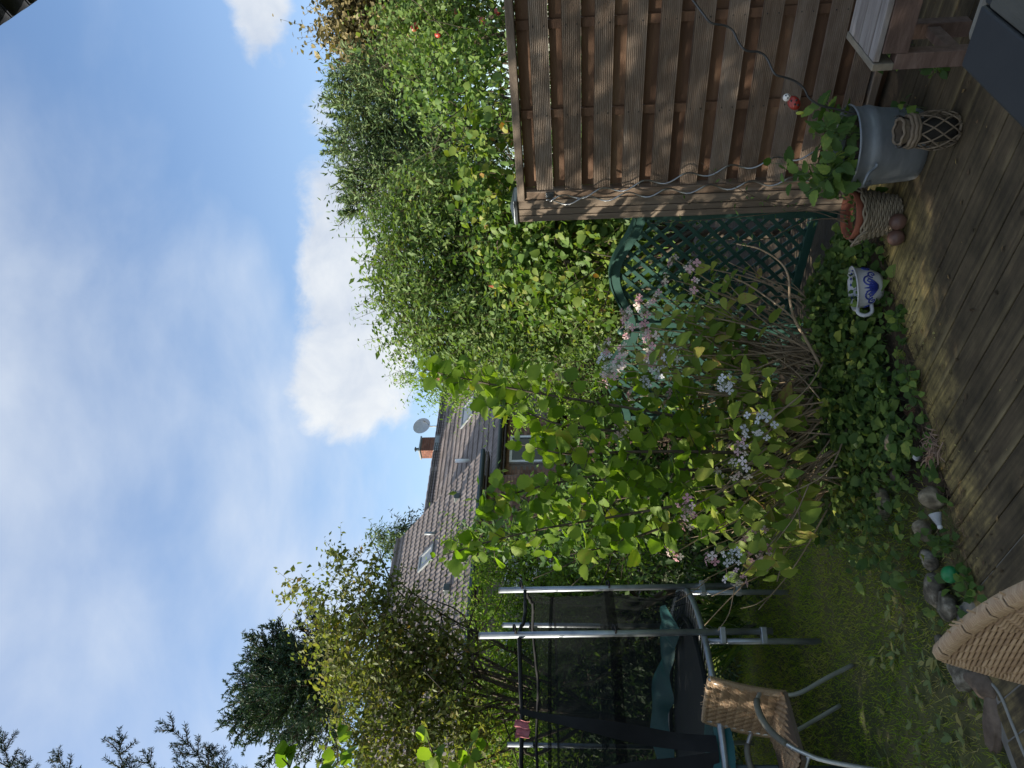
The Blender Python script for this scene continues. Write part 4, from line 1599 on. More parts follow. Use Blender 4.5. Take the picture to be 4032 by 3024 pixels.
T_NETTLE = toothed(5, .36, .05, .2, .7)
stems = []
for k in range(15):
    a = random.uniform(0, 6.28)
    rr = .13 * math.sqrt(random.random())
    b = np.array([1.05 + rr * math.cos(a), 3.60 + rr * math.sin(a), .25])
    out_ = np.array([math.cos(a), math.sin(a), 0])
    h = random.uniform(.10, .24)
    stems.append([b, b + out_ * .04 + np.array([0, 0, h * .6]), b + out_ * .11 + np.array([-.03, -.02, h])])
# shoots on the left of the tub that climb up the stakes
for (x, y, D) in ((3060, 730, 3.62), (3120, 690, 3.65), (3010, 640, 3.75), (3180, 760, 3.55), (3230, 720, 3.5)):
    e = P(x, y, D)
    b = np.array([.98, 3.56, .26])
    stems.append([b, (b + e) / 2 + np.array([-.02, -.02, .03]), e])
leafy('tub_plant', 'toothed leaves and shoots growing out of the zinc tub', 'plant', (1.05, 3.60, .25), stems, GREEN['weed_obj'], T_NETTLE, .072, .06, per=8)

# wicker lantern
lan = thing('wicker_lantern', 'wicker lattice lantern basket with a twisted rim in front of the zinc tub', 'lantern', (1.00, 3.235, 0))
lw = surf('lantern_willow', [(.3, (.10, .075, .05)), (.7, (.22, .17, .115))], .7, 14, 5)
dk = plain('lantern_inside', (.02, .017, .013), .8)


def lan_r(z):
    return .052 + .026 * math.sin(PI * min(1, (z + .02) / .2))


for s in (1, -1):
    for k in range(9):
        a0 = 2 * PI * k / 9
        q = [(lan_r(z) * math.cos(a0 + s * z * 9), lan_r(z) * math.sin(a0 + s * z * 9), z) for z in np.linspace(0.005, .165, 12)]
        MB().tube(q, .0035, 5).build('willow_strand', lw, lan, True)
for zz_, rr, th in ((.165, .062, .008), (.178, .064, .009), (.192, .06, .008), (.005, .056, .006)):
    MB().tube([(rr * math.cos(a), rr * math.sin(a), zz_ + .002 * math.sin(9 * a)) for a in np.linspace(0, 2 * PI, 33)], th, 7).build('hoop', lw, lan, True)
MB().lathe([(.001, .01), (.040, .01), (.048, .06), (.05, .15), (.046, .178), (.001, .178)], 20).build('inner_glass', dk, lan, True)
MB().tube([(.052 * math.cos(a), .052 * math.sin(a), .222 + .003 * math.sin(7 * a)) for a in np.linspace(0, 2 * PI, 33)], .0065, 6).build('wire_ring', lw, lan, True)
MB().lathe([(.048, .19), (.05, .222)], 20).build('collar', lw, lan, True)
for s in (-1, 1):
    MB().tube([(s * .056, 0, .2), (s * .066, 0, .222), (s * .063, 0, .236), (s * .055, 0, .232)], .004, 6).build('hook', stake_d, lan, True)

# wicker basket with a clay pot
bas = thing('wicker_basket', 'pale wicker basket between the zinc tub and the brown balls', 'basket', (0.78, 3.80, 0))
bw_m = surf('basket_willow', [(.3, (.13, .105, .07)), (.7, (.29, .24, .165))], .7, 14, 5)


def bas_r(z):
    return .082 + .040 * z / .19


for k in range(16):
    z = .010 + .0108 * k
    q = []
    for i in range(97):
        a = 2 * PI * i / 96
        rr = bas_r(z) + .0040 * math.sin(12 * a + PI * (k % 2)) * 1.0
        q.append((rr * math.cos(a), rr * math.sin(a), z + .001 * math.sin(24 * a)))
    MB().tube(q, .0056, 5, False).build('willow_row', bw_m, bas, True)
for k in range(24):
    a = 2 * PI * k / 24
    MB().tube([((bas_r(z)) * math.cos(a), bas_r(z) * math.sin(a), z) for z in (0.0, .1, .18)], .0035, 5).build('upright', bw_m, bas, True)
for k, (rr, zz_) in enumerate(((.124, .183), (.129, .19), (.123, .197))):
    MB().tube([((rr + .004 * math.sin(10 * a + k * 2.1)) * math.cos(a), (rr + .004 * math.sin(10 * a + k * 2.1)) * math.sin(a), zz_ + .005 * math.cos(10 * a + k * 2.1)) for a in np.linspace(0, 2 * PI, 81)], .0058, 6, False).build('rim', bw_m, bas, True)
for a0 in (math.radians(200), math.radians(20)):
    d = np.array([math.cos(a0), math.sin(a0), 0]); s_ = np.array([-d[1], d[0], 0])
    q = [d * .122 - s_ * .05 + np.array([0, 0, .17]), d * .14 - s_ * .045 + np.array([0, 0, .21]), d * .165 + np.array([0, 0, .235]), d * .14 + s_ * .045 + np.array([0, 0, .21]), d * .122 + s_ * .05 + np.array([0, 0, .17])]
    MB().tube(crv(q, 5), .0055, 6).build('handle', bw_m, bas, True)
clay = surf('terracotta', [(.3, (.17, .05, .025)), (.7, (.27, .09, .05))], .75, 8, 5)
pot = thing('terracotta_pot', 'orange terracotta pot sitting inside the wicker basket', 'pot', (0.78, 3.80, 0.004))
MB().lathe([(.001, .003), (.068, .003), (.072, .02), (.1, .185), (.112, .19), (.115, .222), (.106, .224), (.1, .19), (.098, .16)], 32).build('body', clay, pot, True)
MB().lathe([(.001, .165), (.098, .168)], 20).build('soil', soil, pot)
st = []
for k in range(9):
    a = random.uniform(0, 6.28)
    b = np.array([.78 + .05 * math.cos(a), 3.80 + .05 * math.sin(a), .165])
    st.append([b, b + np.array([math.cos(a) * .02, math.sin(a) * .02, .05]), b + np.array([math.cos(a) * .06, math.sin(a) * .06, .08])])
leafy('pot_plant', 'sparse small leaved sprigs growing in the terracotta pot', 'plant', (.78, 3.8, .165), st, GREEN['weed_obj'], T_OVAL, .022, .016, per=6, r=.0015)
# tall thin sprigs climbing in front of the post
st = []
for (xs) in ([(3340, 850), (3200, 820), (3000, 790), (2750, 800), (2640, 760)], [(3340, 880), (3180, 830), (2960, 850), (2720, 870), (2560, 880)], [(3330, 830), (3100, 820), (2900, 740), (2760, 640)], [(3340, 860), (3180, 870), (3020, 940), (2880, 960)]):
    st.append([P(x, y, 3.85 if j == 0 else 4.05) for j, (x, y) in enumerate(xs)])
leafy('twining_sprig', 'thin wispy shoots climbing in front of the grooved fence post', 'plant', (.78, 3.85, .2), st, GREEN['weed_obj'], T_RHOMB, .035, .009, per=16, r=.003, stem_m=TWIG)

ball_m = surf('brown_ball', [(.3, (.07, .035, .025)), (.7, (.15, .085, .065))], .4, 7, 6)
for k, (x, y, lab) in enumerate(((0.722, 3.700, 'brown wooden ball touching the foot of the wicker basket, under the clover'), (0.652, 3.725, 'brown wooden ball beside the wicker basket, nearest the blue and white pot'))):
    o = sphere_mb((0, 0, .038), .039, 20, 14).build('wooden_ball', ball_m, None, True, loc=(x, y, 0))
    tag(o, lab, 'ball', 'brown balls on the deck edge')

# blue and white stoneware pot
pt = thing('stoneware_pot', 'grey stoneware pot painted with blue scrolls lying by the ground cover', 'pot', (0.455, 3.97, 0.012))
pt.rotation_euler = (math.radians(-9), math.radians(-4), 0)
stone_g = surf('stoneware', [(.3, (.38, .39, .40)), (.7, (.52, .52, .52))], .3, 6, 5, bump=.05, spec=.6)
blue = surf('cobalt', [(.3, (.012, .02, .16)), (.7, (.03, .05, .27))], .3, 20, 4, bump=.03)
PR = [(.055, 0.002), (.060, 0.0), (.072, .018), (.092, .055), (.100, .09), (.103, .115), (.112, .128), (.117, .131), (.113, .136), (.1, .128), (.094, .1), (.085, .05), (.05, .03), (.001, .03)]
MB().lathe(PR, 40).build('body', stone_g, pt, True)
MB().lathe([(.001, .095), (.093, .097)], 24).build('soil', soil, pt)


def pot_r(z):
    zs = [p_[1] for p_ in PR[1:6]]; rs = [p_[0] for p_ in PR[1:6]]
    return float(np.interp(z, zs, rs)) + .001


def scroll(a0, z0, size, turns, dirn, w=.0045):
    q = []
    for i in range(26):
        u = i / 25
        rr = size * (1 - u * .85)
        a = u * turns * 2 * PI
        az_ = a0 + dirn * rr * math.cos(a) / .1
        z = z0 + rr * math.sin(a)
        z = min(.12, max(.01, z))
        R_ = pot_r(z)
        q.append((R_ * math.cos(az_), R_ * math.sin(az_), z))
    return MB().tube(q, [w * (1 - .4 * i / 25) for i in range(26)], 5)


toc = math.atan2(-4.02, -.455)
for da, z0, sz, tn, dr in ((.35, .075, .028, 1.3, 1), (-.35, .07, .03, 1.3, -1), (.75, .055, .022, 1.2, -1), (-.8, .06, .022, 1.2, 1), (0, .06, .018, 1.1, 1), (1.3, .07, .025, 1.3, 1), (-1.35, .07, .025, 1.3, -1)):
    scroll(toc + da, z0, sz, tn, dr).build('blue_scroll', blue, pt, True)
for k in range(7):
    a = toc + (k - 3) * .03
    q = []
    for i in range(6):
        u = i / 5
        z = .03 + .07 * u * (1 - .3 * abs(k - 3) / 3)
        az_ = a + (k - 3) * .15 * u
        R_ = pot_r(z)
        q.append((R_ * math.cos(az_), R_ * math.sin(az_), z))
    MB().tube(q, [.002, .005, .0065, .006, .004, .0015], 6).build('blue_petal', blue, pt, True)
for k in range(8):
    a = toc + PI - 1.2 + .34 * k
    sphere_mb((.104 * math.cos(a), .104 * math.sin(a), .122), .011, 8, 6, (1, 1, .5)).build('blue_dab', blue, pt, True)
ha = math.atan2(-.35, -1)
d = np.array([math.cos(ha), math.sin(ha), 0])
s_ = np.array([-d[1], d[0], 0])
MB().tube(crv([d * .104 + np.array([0, 0, .125]), d * .135 + np.array([0, 0, .128]), d * .152 + np.array([0, 0, .1]), d * .138 + np.array([0, 0, .065]), d * .096 + np.array([0, 0, .06])], 6), .0095, 8).build('handle', stone_g, pt, True)
st = []
for k in range(7):
    a = random.uniform(0, 6.28)
    b = np.array([.455 + .06 * math.cos(a), 4.02 + .06 * math.sin(a), .1])
    st.append([b, b + np.array([0, 0, .04]), b + np.array([math.cos(a) * .05, math.sin(a) * .05, .07])])
leafy('pot_weed', 'pale weeds sprouting from the blue and white stoneware pot', 'plant', (.455, 4.02, .1), st, GREEN['weed_obj'], T_OVAL, .04, .03, per=5, r=.0018)

# ladybird on the stake
lb = thing('ladybird_ornament', 'red spotted ladybird ornament with a white face fixed to the dark stake', 'ornament', P(3128, 402, 3.44))
lb.rotation_euler = (0, math.radians(-35), math.radians(0))
red = plain('ladybird_red', (.26, .022, .014), .35)
blk = plain('ladybird_black', (.012, .012, .012), .35)
wht = plain('ladybird_white', (.72, .68, .62), .4)
sphere_mb((-.002, 0, .004), .027, 18, 12, (1.25, 1, .9)).build('wing_case', red, lb, True)
sphere_mb((.002, .008, -.006), .026, 16, 10, (1.1, .9, .75)).build('belly', blk, lb, True)
hd = sphere_mb((.036, -.008, .018), .0165, 16, 12).build('head', wht, lb, True)
for s in (-1, 1):
    sphere_mb((.036 + s * .007, -.023, .022), .0035, 8, 6).build('eye', blk, hd, True)
MB().tube([(.029, -.023, .013), (.036, -.0255, .010), (.043, -.023, .013)], .0012, 5).build('mouth', blk, hd)
for (x, z) in ((-.012, .014), (.010, .016), (-.002, .0), (-.022, .004)):
    rr = math.sqrt(max(0, 1 - ((x + .002) / .034) ** 2 - ((z - .004) / .0243) ** 2))
    sphere_mb((x, -.027 * rr, z), .0055, 10, 6, (1, .35, 1)).build('spot', blk, lb, True)
tw = MB().tube(crv([P(3175, 400, 3.43), P(3160, 430, 3.42), P(3150, 452, 3.42)], 4), .002, 5)
o = MB().add(sphere_mb((0, 0, 0), .012, 10, 8, (.7, .7, 1.5)).v, sphere_mb((0, 0, 0), .012, 10, 8).f).build('yellow_bud', plain('bud_yellow', (.35, .38, .05), .6), None, True, loc=P(3150, 445, 3.42))
tag(o, 'yellow green curled bud next to the ladybird ornament', 'bud')


# stones along the deck edge
def rock_mesh(seed, r, sq):
    rg = np.random.default_rng(seed)
    b = sphere_mb((0, 0, 0), 1, 18, 12)
    V = np.array(b.v)
    ph = rg.random((6, 3)) * 6.28
    fr = rg.normal(size=(6, 3)) * 1.5
    dsp = .035 * np.sin(V @ (fr[0] * 4) + ph[1, 0]) + .03 * np.sin(V @ (fr[1] * 6)) + sum(.09 * np.sin(V @ fr[i] + ph[i, 0]) for i in range(6))
    for i in range(4):
        nrm = norm(rg.normal(size=3))
        dd = V @ nrm
        V = np.where((dd > .72)[:, None], V - nrm * (dd - .72)[:, None] * .8, V)
    V = V * (1 + dsp)[:, None] * r * np.array(sq)
    b.v = [tuple(q) for q in V]
    return b


stone_m1 = surf('granite_pale', [(.35, (.09, .07, .042)), (.5, (.19, .155, .10)), (.68, (.34, .285, .19))], .85, 22, 8, bump=.5, bscale=40, rand=.15)
stone_m2 = surf('granite_grey', [(.35, (.05, .043, .03)), (.5, (.115, .098, .07)), (.7, (.29, .26, .20))], .85, 26, 8, bump=.5, bscale=40, rand=.15)
stone_m3 = surf('stone_pink', [(.35, (.08, .056, .038)), (.65, (.17, .125, .09))], .85, 14, 8, bump=.4)
stones = [
    (3690, 1955, .072, (1, .9, .85), stone_m1, 'large speckled boulder, biggest of the stones along the deck edge'),
    (3640, 2095, .055, (1.1, .8, .7), stone_m1, 'pale angular stone between the big boulder and the grey mottled stone'),
    (3660, 2205, .055, (1, .9, .75), stone_m2, 'grey white mottled stone left of the pale angular stone'),
    (3690, 2325, .075, (1.1, .8, .6), stone_m2, 'low dark stone beyond the green ball'),
    (3735, 2380, .06, (1.1, .9, .7), stone_m2, 'dark rounded stone between the green ball and the near wicker chair'),
    (3605, 1795, .03, (1, 1, .8), plain('pebble_white', (.6, .6, .6), .5), 'small white pebble among the ground cover near the fibre tuft'),
    (3525, 1745, .065, (1, .9, .7), stone_m1, 'rough stone half buried in the ground cover behind the white pebble'),
    (3480, 1985, .07, (1.2, .8, .45), stone_m1, 'flat stone sunk in the greenery behind the large boulder'),
    (3520, 1880, .045, (1, .8, .6), stone_m3, 'pinkish stone half hidden in leaves behind the large boulder'),
    (3865, 2700, .07, (1.3, .8, .6), stone_m3, 'pinkish stone at the lawn edge under the near wicker chair'),
    (3800, 2640, .085, (1.1, .9, .5), stone_m2, 'broad flat grey stone at the lawn edge beside the near wicker chair'),
    (3690, 2530, .03, (1, 1, .7), stone_m2, 'small round stone on the lawn just behind the near wicker chair'),
    (3905, 2840, .085, (1.5, .7, .28), stone_m3, 'long flat stone at the bottom left edge of the lawn'),
]
for k, (x, y, r, sq, mt, lab) in enumerate(stones):
    g = G(x, y, .0)
    o = rock_mesh(40 + k, r, sq).build('stone', mt, None, True, loc=(g[0], g[1], r * sq[2] * .6 - .02))
    o.rotation_euler = (0, 0, random.uniform(0, 3))
    tag(o, lab, 'stone', 'stones along the deck edge')

g = G(3775, 2262)
gb = sphere_mb((0, 0, .035), .036, 22, 16, (1, 1, .95)).build('green_ball', surf('green_plastic', [(.3, (.01, .15, .045)), (.7, (.02, .22, .07))], .4, 6, bump=.02), None, True, loc=(g[0], g[1], .0))
tag(gb, 'shiny green plastic ball lying by the stones at the deck edge', 'ball')
g = G(3722, 2075)
sh = thing('shuttlecock', 'white feathered shuttlecock lying beside the large boulder', 'shuttlecock', (g[0], g[1], .022))
sh.scale = (.85, .85, .85)
sh.rotation_euler = (math.radians(82), 0, math.radians(115))
sphere_mb((0, 0, 0), .013, 12, 8).build('cork', plain('cork_white', (.6, .6, .57), .6), sh, True)
fm = plain('feather', (.36, .37, .37), .7)
for k in range(14):
    a = 2 * PI * k / 14
    c_, s2 = math.cos(a), math.sin(a)
    MB().add([(.010 * c_ - .003 * s2, .010 * s2 + .003 * c_, .008), (.010 * c_ + .003 * s2, .010 * s2 - .003 * c_, .008), (.031 * c_ + .0075 * s2, .031 * s2 - .0075 * c_, .07), (.031 * c_ - .0075 * s2, .031 * s2 + .0075 * c_, .07)],
             [(0, 1, 2, 3)]).build('feather', fm, sh)
for z, r_ in ((.03, .019), (.04, .0225)):
    MB().tube([(r_ * math.cos(a), r_ * math.sin(a), z) for a in np.linspace(0, 2 * PI, 21)], .0012, 4).build('thread', fm, sh)
g = G(3580, 1620)
pc = thing('pine_cone', 'brown pine cone lying on the soil at the deck edge', 'pine cone', (g[0], g[1], .0))
pc.rotation_euler = (math.radians(75), 0, .6)
pcm = plain('cone_brown', (.16, .085, .05), .8)
scb = MB()
for k in range(60):
    z = -.04 + .08 * k / 60
    rr = .02 * math.sin(PI * (k + 6) / 70) + .003
    a = k * 2.4
    c_, s2 = math.cos(a), math.sin(a)
    scb.add([(rr * .4 * c_, rr * .4 * s2, z), (rr * c_ - .006 * s2, rr * s2 + .006 * c_, z + .008), (rr * 1.15 * c_, rr * 1.15 * s2, z + .014), (rr * c_ + .006 * s2, rr * s2 - .006 * c_, z + .008)], [(0, 1, 2, 3)])
scb.build('scales', pcm, pc, kind='stuff')
# tuft of palm fibre and dry litter on the deck edge
fb = MB()
g0 = G(3685, 1770)
for k in range(70):
    a = random.gauss(2.4, .7)
    b = g0 + np.array([random.gauss(0, .035), random.gauss(0, .03), .004])
    L_ = random.uniform(.03, .1)
    e = b + np.array([math.cos(a) * L_, math.sin(a) * L_, random.uniform(.0, .025)])
    fb.tube([b, (b + e) / 2 + np.array([0, 0, .012]), e], random.uniform(.0012, .003), 4)
o = fb.build('fibre_tuft', surf('fibre', [(.3, (.16, .10, .065)), (.7, (.3, .2, .14))], .8, 20), None)
tag(o, 'tuft of pale brown dry fibre lying on the board ends', 'dry fibre')
lit = MB()
for k in range(900):
    u = random.random() * 1.5 - .25
    b = E0 + (E1 - E0) * u * 1.2 - ed * .35 + en * random.gauss(.0, .06)
    a = random.uniform(0, 6.28)
    L_ = random.uniform(.008, .05)
    p_ = np.array([b[0], b[1], .004])
    e = p_ + np.array([math.cos(a) * L_, math.sin(a) * L_, random.uniform(0, .008)])
    lit.tube([p_, e], random.uniform(.0007, .0018), 3)
lo = lit.build('litter', surf('litter_brown', [(.3, (.05, .03, .018)), (.7, (.15, .10, .055))], .9, 12), None, kind='stuff')
tag(lo, 'dry needles and twigs scattered along the deck edge', 'litter')

# thin grey cable at the lawn edge bottom left
o = MB().tube(crv([G(3835, 2640), G(3925, 2715), G(3985, 2850), G(4032, 2965), G(4080, 3060)], 6), .006, 7).build('garden_cable', plain('cable_grey', (.24, .23, .2), .6), None, True)
tag(o, 'thin grey cable along the paving at the bottom left edge', 'cable')
pav = thing('stone_paving', 'grey paving slabs beside the deck at the bottom left', 'paving')
pav['kind'] = 'structure'
pm_ = surf('paving_stone', [(.35, (.13, .12, .10)), (.65, (.20, .19, .165))], .85, 8, 8, bump=.3)
pc0 = G(3905, 2725)[:2]
for a in range(3):
    for b in range(3):
        q = pc0 + np.array([.02, .01]) - DB * (.35 * a) - DA * (.42 * (b + 1) - .1)
        ob = MB().box(0, .4, -.335, 0, -.05, -.006).build('paving_slab', pm_, pav, bevel=.005)
        ob.location = (q[0], q[1], 0)
        ob.rotation_euler = (0, 0, math.atan2(DA[1], DA[0]))

# ================================================================== LAWN GRASS AND GROUND COVER
def fnoise(x, y):
    return .5 + .25 * np.sin(2.1 * x + 1.3 * y) + .15 * np.sin(5.3 * x - 3.7 * y + 1) + .1 * np.sin(11 * x + 9 * y)


NB = 110000
X = RNG.uniform(-5.2, -.35, NB)
Y = 2.4 + 6.8 * RNG.random(NB) ** 1.25
rel = (np.stack([X, Y], 1) - E0) @ en
ok = (rel > .07 + .08 * RNG.random(NB)) & (X < -.62 + .25 * (RNG.random(NB) - .4) + .06 * (Y - 3.4))
bare = fnoise(X * 1.4 + 2, Y * 1.4)
ok &= ~((rel < .55) & (RNG.random(NB) < .55 * np.clip(1.3 - rel * 1.6, 0, 1)))
X, Y = X[ok], Y[ok]
bare = bare[ok]
K = len(X)
tall = np.where(RNG.random(K) < .03, 2.3, 1.0) * np.where(Y > 5.0, 1.35, 1.0)
t = norm(np.stack([RNG.normal(size=K) * 1.1, RNG.normal(size=K) * 1.1, np.ones(K)], 1))
nn = norm(RNG.normal(size=(K, 3)) + np.array([0, -.3, .9]))
tint = np.clip(.22 + .45 * RNG.random(K) + .5 * (bare - .4) + .25 * (Y < 3.7), 0, 1)
me = leaf_mesh('grass', np.stack([X, Y, np.full(K, -.045)], 1), t, nn, (.018 + .028 * RNG.random(K)) * tall, .0045, T_RHOMB, tint)
grass_m = leafmat('grass_blade', [(0, (0.10, 0.165, 0.012)), (.4, (0.17, 0.245, 0.02)), (.75, (0.25, 0.26, 0.045)), (1, (0.38, 0.31, 0.14))], trans=.35, rough=.6, spec=.2)
o = link('grass', me, grass_m, None, 'stuff')
tag(o, 'short mossy grass of the shaded lawn under the chair', 'grass')

# ground cover under the hydrangea, up to the deck
NG = 15000
s = RNG.uniform(-1.55, 1.1, NG)
d = RNG.uniform(-.05, 1.9, NG)
base = E0[None] + ed[None] * (s[:, None] * 1.0 + .25) + en[None] * d[:, None]
dist_f = (base - F0[None, :2]) @ BX[:2]
ok = (dist_f < -.06) & (base[:, 0] > -1.05) & (base[:, 0] < .95)
ok &= ~((d < .22 + .25 * np.clip(-.25 - base[:, 0], 0, 1)) & (RNG.random(NG) < .85))
ok &= ~((base[:, 0] < -.45) & (RNG.random(NG) < .55 + .5 * np.clip(-.45 - base[:, 0], 0, 1)))
base, d, s = base[ok], d[ok], s[ok]
K = len(base)
mound = .03 + .17 * np.clip(d / .6, 0, 1) * fnoise(base[:, 0] * 2.2, base[:, 1] * 2.5) + .16 * np.exp(-(((base[:, 0] - .42) / .32) ** 2 + ((base[:, 1] - 4.45) / .28) ** 2))
h = mound * (.25 + .75 * RNG.random(K))
t = norm(np.stack([RNG.normal(size=K), RNG.normal(size=K) - .5, -.25 + .35 * RNG.normal(size=K)], 1))
nn = norm(np.stack([RNG.normal(size=K) * .45 - .15, RNG.normal(size=K) * .45 - .3, np.ones(K)], 1))
sz = np.where(RNG.random(K) < .25, 1.6, 1.0) * (.7 + .6 * RNG.random(K))
pos = np.stack([base[:, 0], base[:, 1], h], 1)
order = np.argsort(base[:, 1] - .4 * base[:, 0] - RNG.random(K) * .5)
gc = thing('ground_cover', 'dense creeping weeds and ground elder between the deck and the trellis', 'ground cover', (0, 4.2, 0))
gc['kind'] = 'stuff'
off = np.array([0, 4.2, 0])
near = order[:300]
rest = order[300:]
for i in near:
    leaf_part('leaf', pos[i] - off, t[i], nn[i], .042 * sz[i], .036 * sz[i], T_OVAL, GREEN['weed_obj'], gc)
link('leaves', leaf_mesh('leaves', pos[rest] - off, t[rest], nn[rest], .040 * sz[rest], .034 * sz[rest], T_OVAL, RNG.random(len(rest))), GREEN['weed'], gc, 'stuff')
link('stalks', twigs_mesh('stalks', [(np.array([q[0], q[1], 0]) - off + RNG.normal(size=3) * np.array([.02, .02, 0]), q - off) for q in pos], np.full(K, .0012), np.full(K, .0008)), plain('stem_green', (.08, .12, .04), .6), gc, 'stuff')

# weeds poking up along the deck: clumps by the pots
for k, (x, y, lab, n, hh) in enumerate(((3500, 800, 'clover tuft growing over the brown ball beside the tub', 9, .09), (3590, 210, 'leafy weed under the bench leg', 10, .14), (3640, 440, 'broad leaved weed between the lantern and the bench', 8, .13),
                                        (3440, 985, 'yellow green sprig beside the brown balls', 5, .09), (3560, 1240, 'small weed on the mossy boards in front of the stoneware pot', 6, .05), (3620, 1500, 'weed clump overhanging the board ends in the middle', 9, .08),
                                        (3840, 2310, 'weed tuft beside the green ball', 7, .05), (3745, 2130, 'seedling between the shuttlecock and the green ball', 6, .07), (3715, 260, 'weed sprouting from the deck beside the table', 6, .06))):
    g = G(x, y)
    st = []
    for j in range(n):
        a = random.uniform(0, 6.28)
        b = g + np.array([random.gauss(0, .02), random.gauss(0, .02), 0])
        st.append([b, b + np.array([math.cos(a) * .02, math.sin(a) * .02, hh * .6]), b + np.array([math.cos(a) * .06, math.sin(a) * .06, hh * random.uniform(.6, 1.1)])])
    leafy('weed', lab, 'weed', g, st, GREEN['weed_obj'], T_OVAL, .045, .04, per=4, r=.0015, group='weeds along the deck')

# ================================================================== HYDRANGEA
heads = [(2646, 1023, .6), (2623, 1098, .7), (2725, 1048, .8), (2735, 1127, .8), (2579, 1172, .8), (2514, 1192, .8), (2539, 1227, .7), (2467, 1237, .9), (2472, 1306, .9), (2534, 1292, .8), (2566, 1341, .9), (2382, 1366, .9),
         (2452, 1381, .9), (2387, 1416, .9), (2437, 1431, .8), (2402, 1466, .9), (2556, 1406, .8), (2641, 1401, .8), (2596, 1466, .7), (2397, 1496, .9), (2546, 1505, .8), (2854, 1500, .7), (2550, 1430, .8), (2629, 1569, 1.0),
         (2858, 1519, .7), (2985, 1680, 1.4), (2908, 1763, .9), (2798, 1862, 1.3), (2912, 1847, 1.1), (2709, 1996, 1.1), (2699, 2046, .9), (2649, 2175, 1.1), (2798, 2190, .8), (2883, 2190, .8), (2977, 2110, 1.2), (2992, 2175, 1.0),
         (2898, 2278, 1.0), (2445, 1698, 1.1), (2480, 1560, .8)]
HB = np.array([-.12, 4.72, 0.0])
hyd = thing('hydrangea_bush', 'hydrangea bush with faded pink and white lacecap flowers and bare stems before the trellis', 'bush', HB)
stem_m = surf('hydrangea_stem', [(.3, (.16, .115, .07)), (.55, (.30, .22, .14)), (.8, (.42, .32, .22))], .7, 14, 5, (1, 1, .4), .2)
flo_pink = leafmat('floret', [(0, (.58, .30, .34)), (.4, (.70, .45, .48)), (.65, (.62, .56, .46)), (.85, (.72, .62, .63)), (1, (.46, .36, .28))], trans=.3, rough=.6, obj=True, tboost=(1, 1, 1))
flo_white = leafmat('floret_white', [(0, (.6, .6, .62)), (1, (.75, .75, .78))], trans=.3, rough=.6, obj=True, tboost=(1, 1, 1))
fmb = MB()
for k in range(4):
    a = k * PI / 2
    c_, s2 = math.cos(a), math.sin(a)
    pts = [(0, 0, 0)] + [(r_ * math.cos(a + w), r_ * math.sin(a + w), z) for r_, w, z in ((.35, -.55, .05), (.8, -.5, .1), (1.0, 0, .05), (.8, .5, .1), (.35, .55, .05))]
    fmb.add(pts, [(0, 1, 2, 3), (0, 3, 4, 5)])
flo_me = {}
for mm in (flo_pink, flo_white):
    me = fmb.mesh('floret')
    me.materials.append(mm)
    flo_me[mm.name] = me
green_stem = plain('stem_lime', (.16, .19, .06), .6)
T_H = T_HYD
HYL = []
stems_mb = MB()
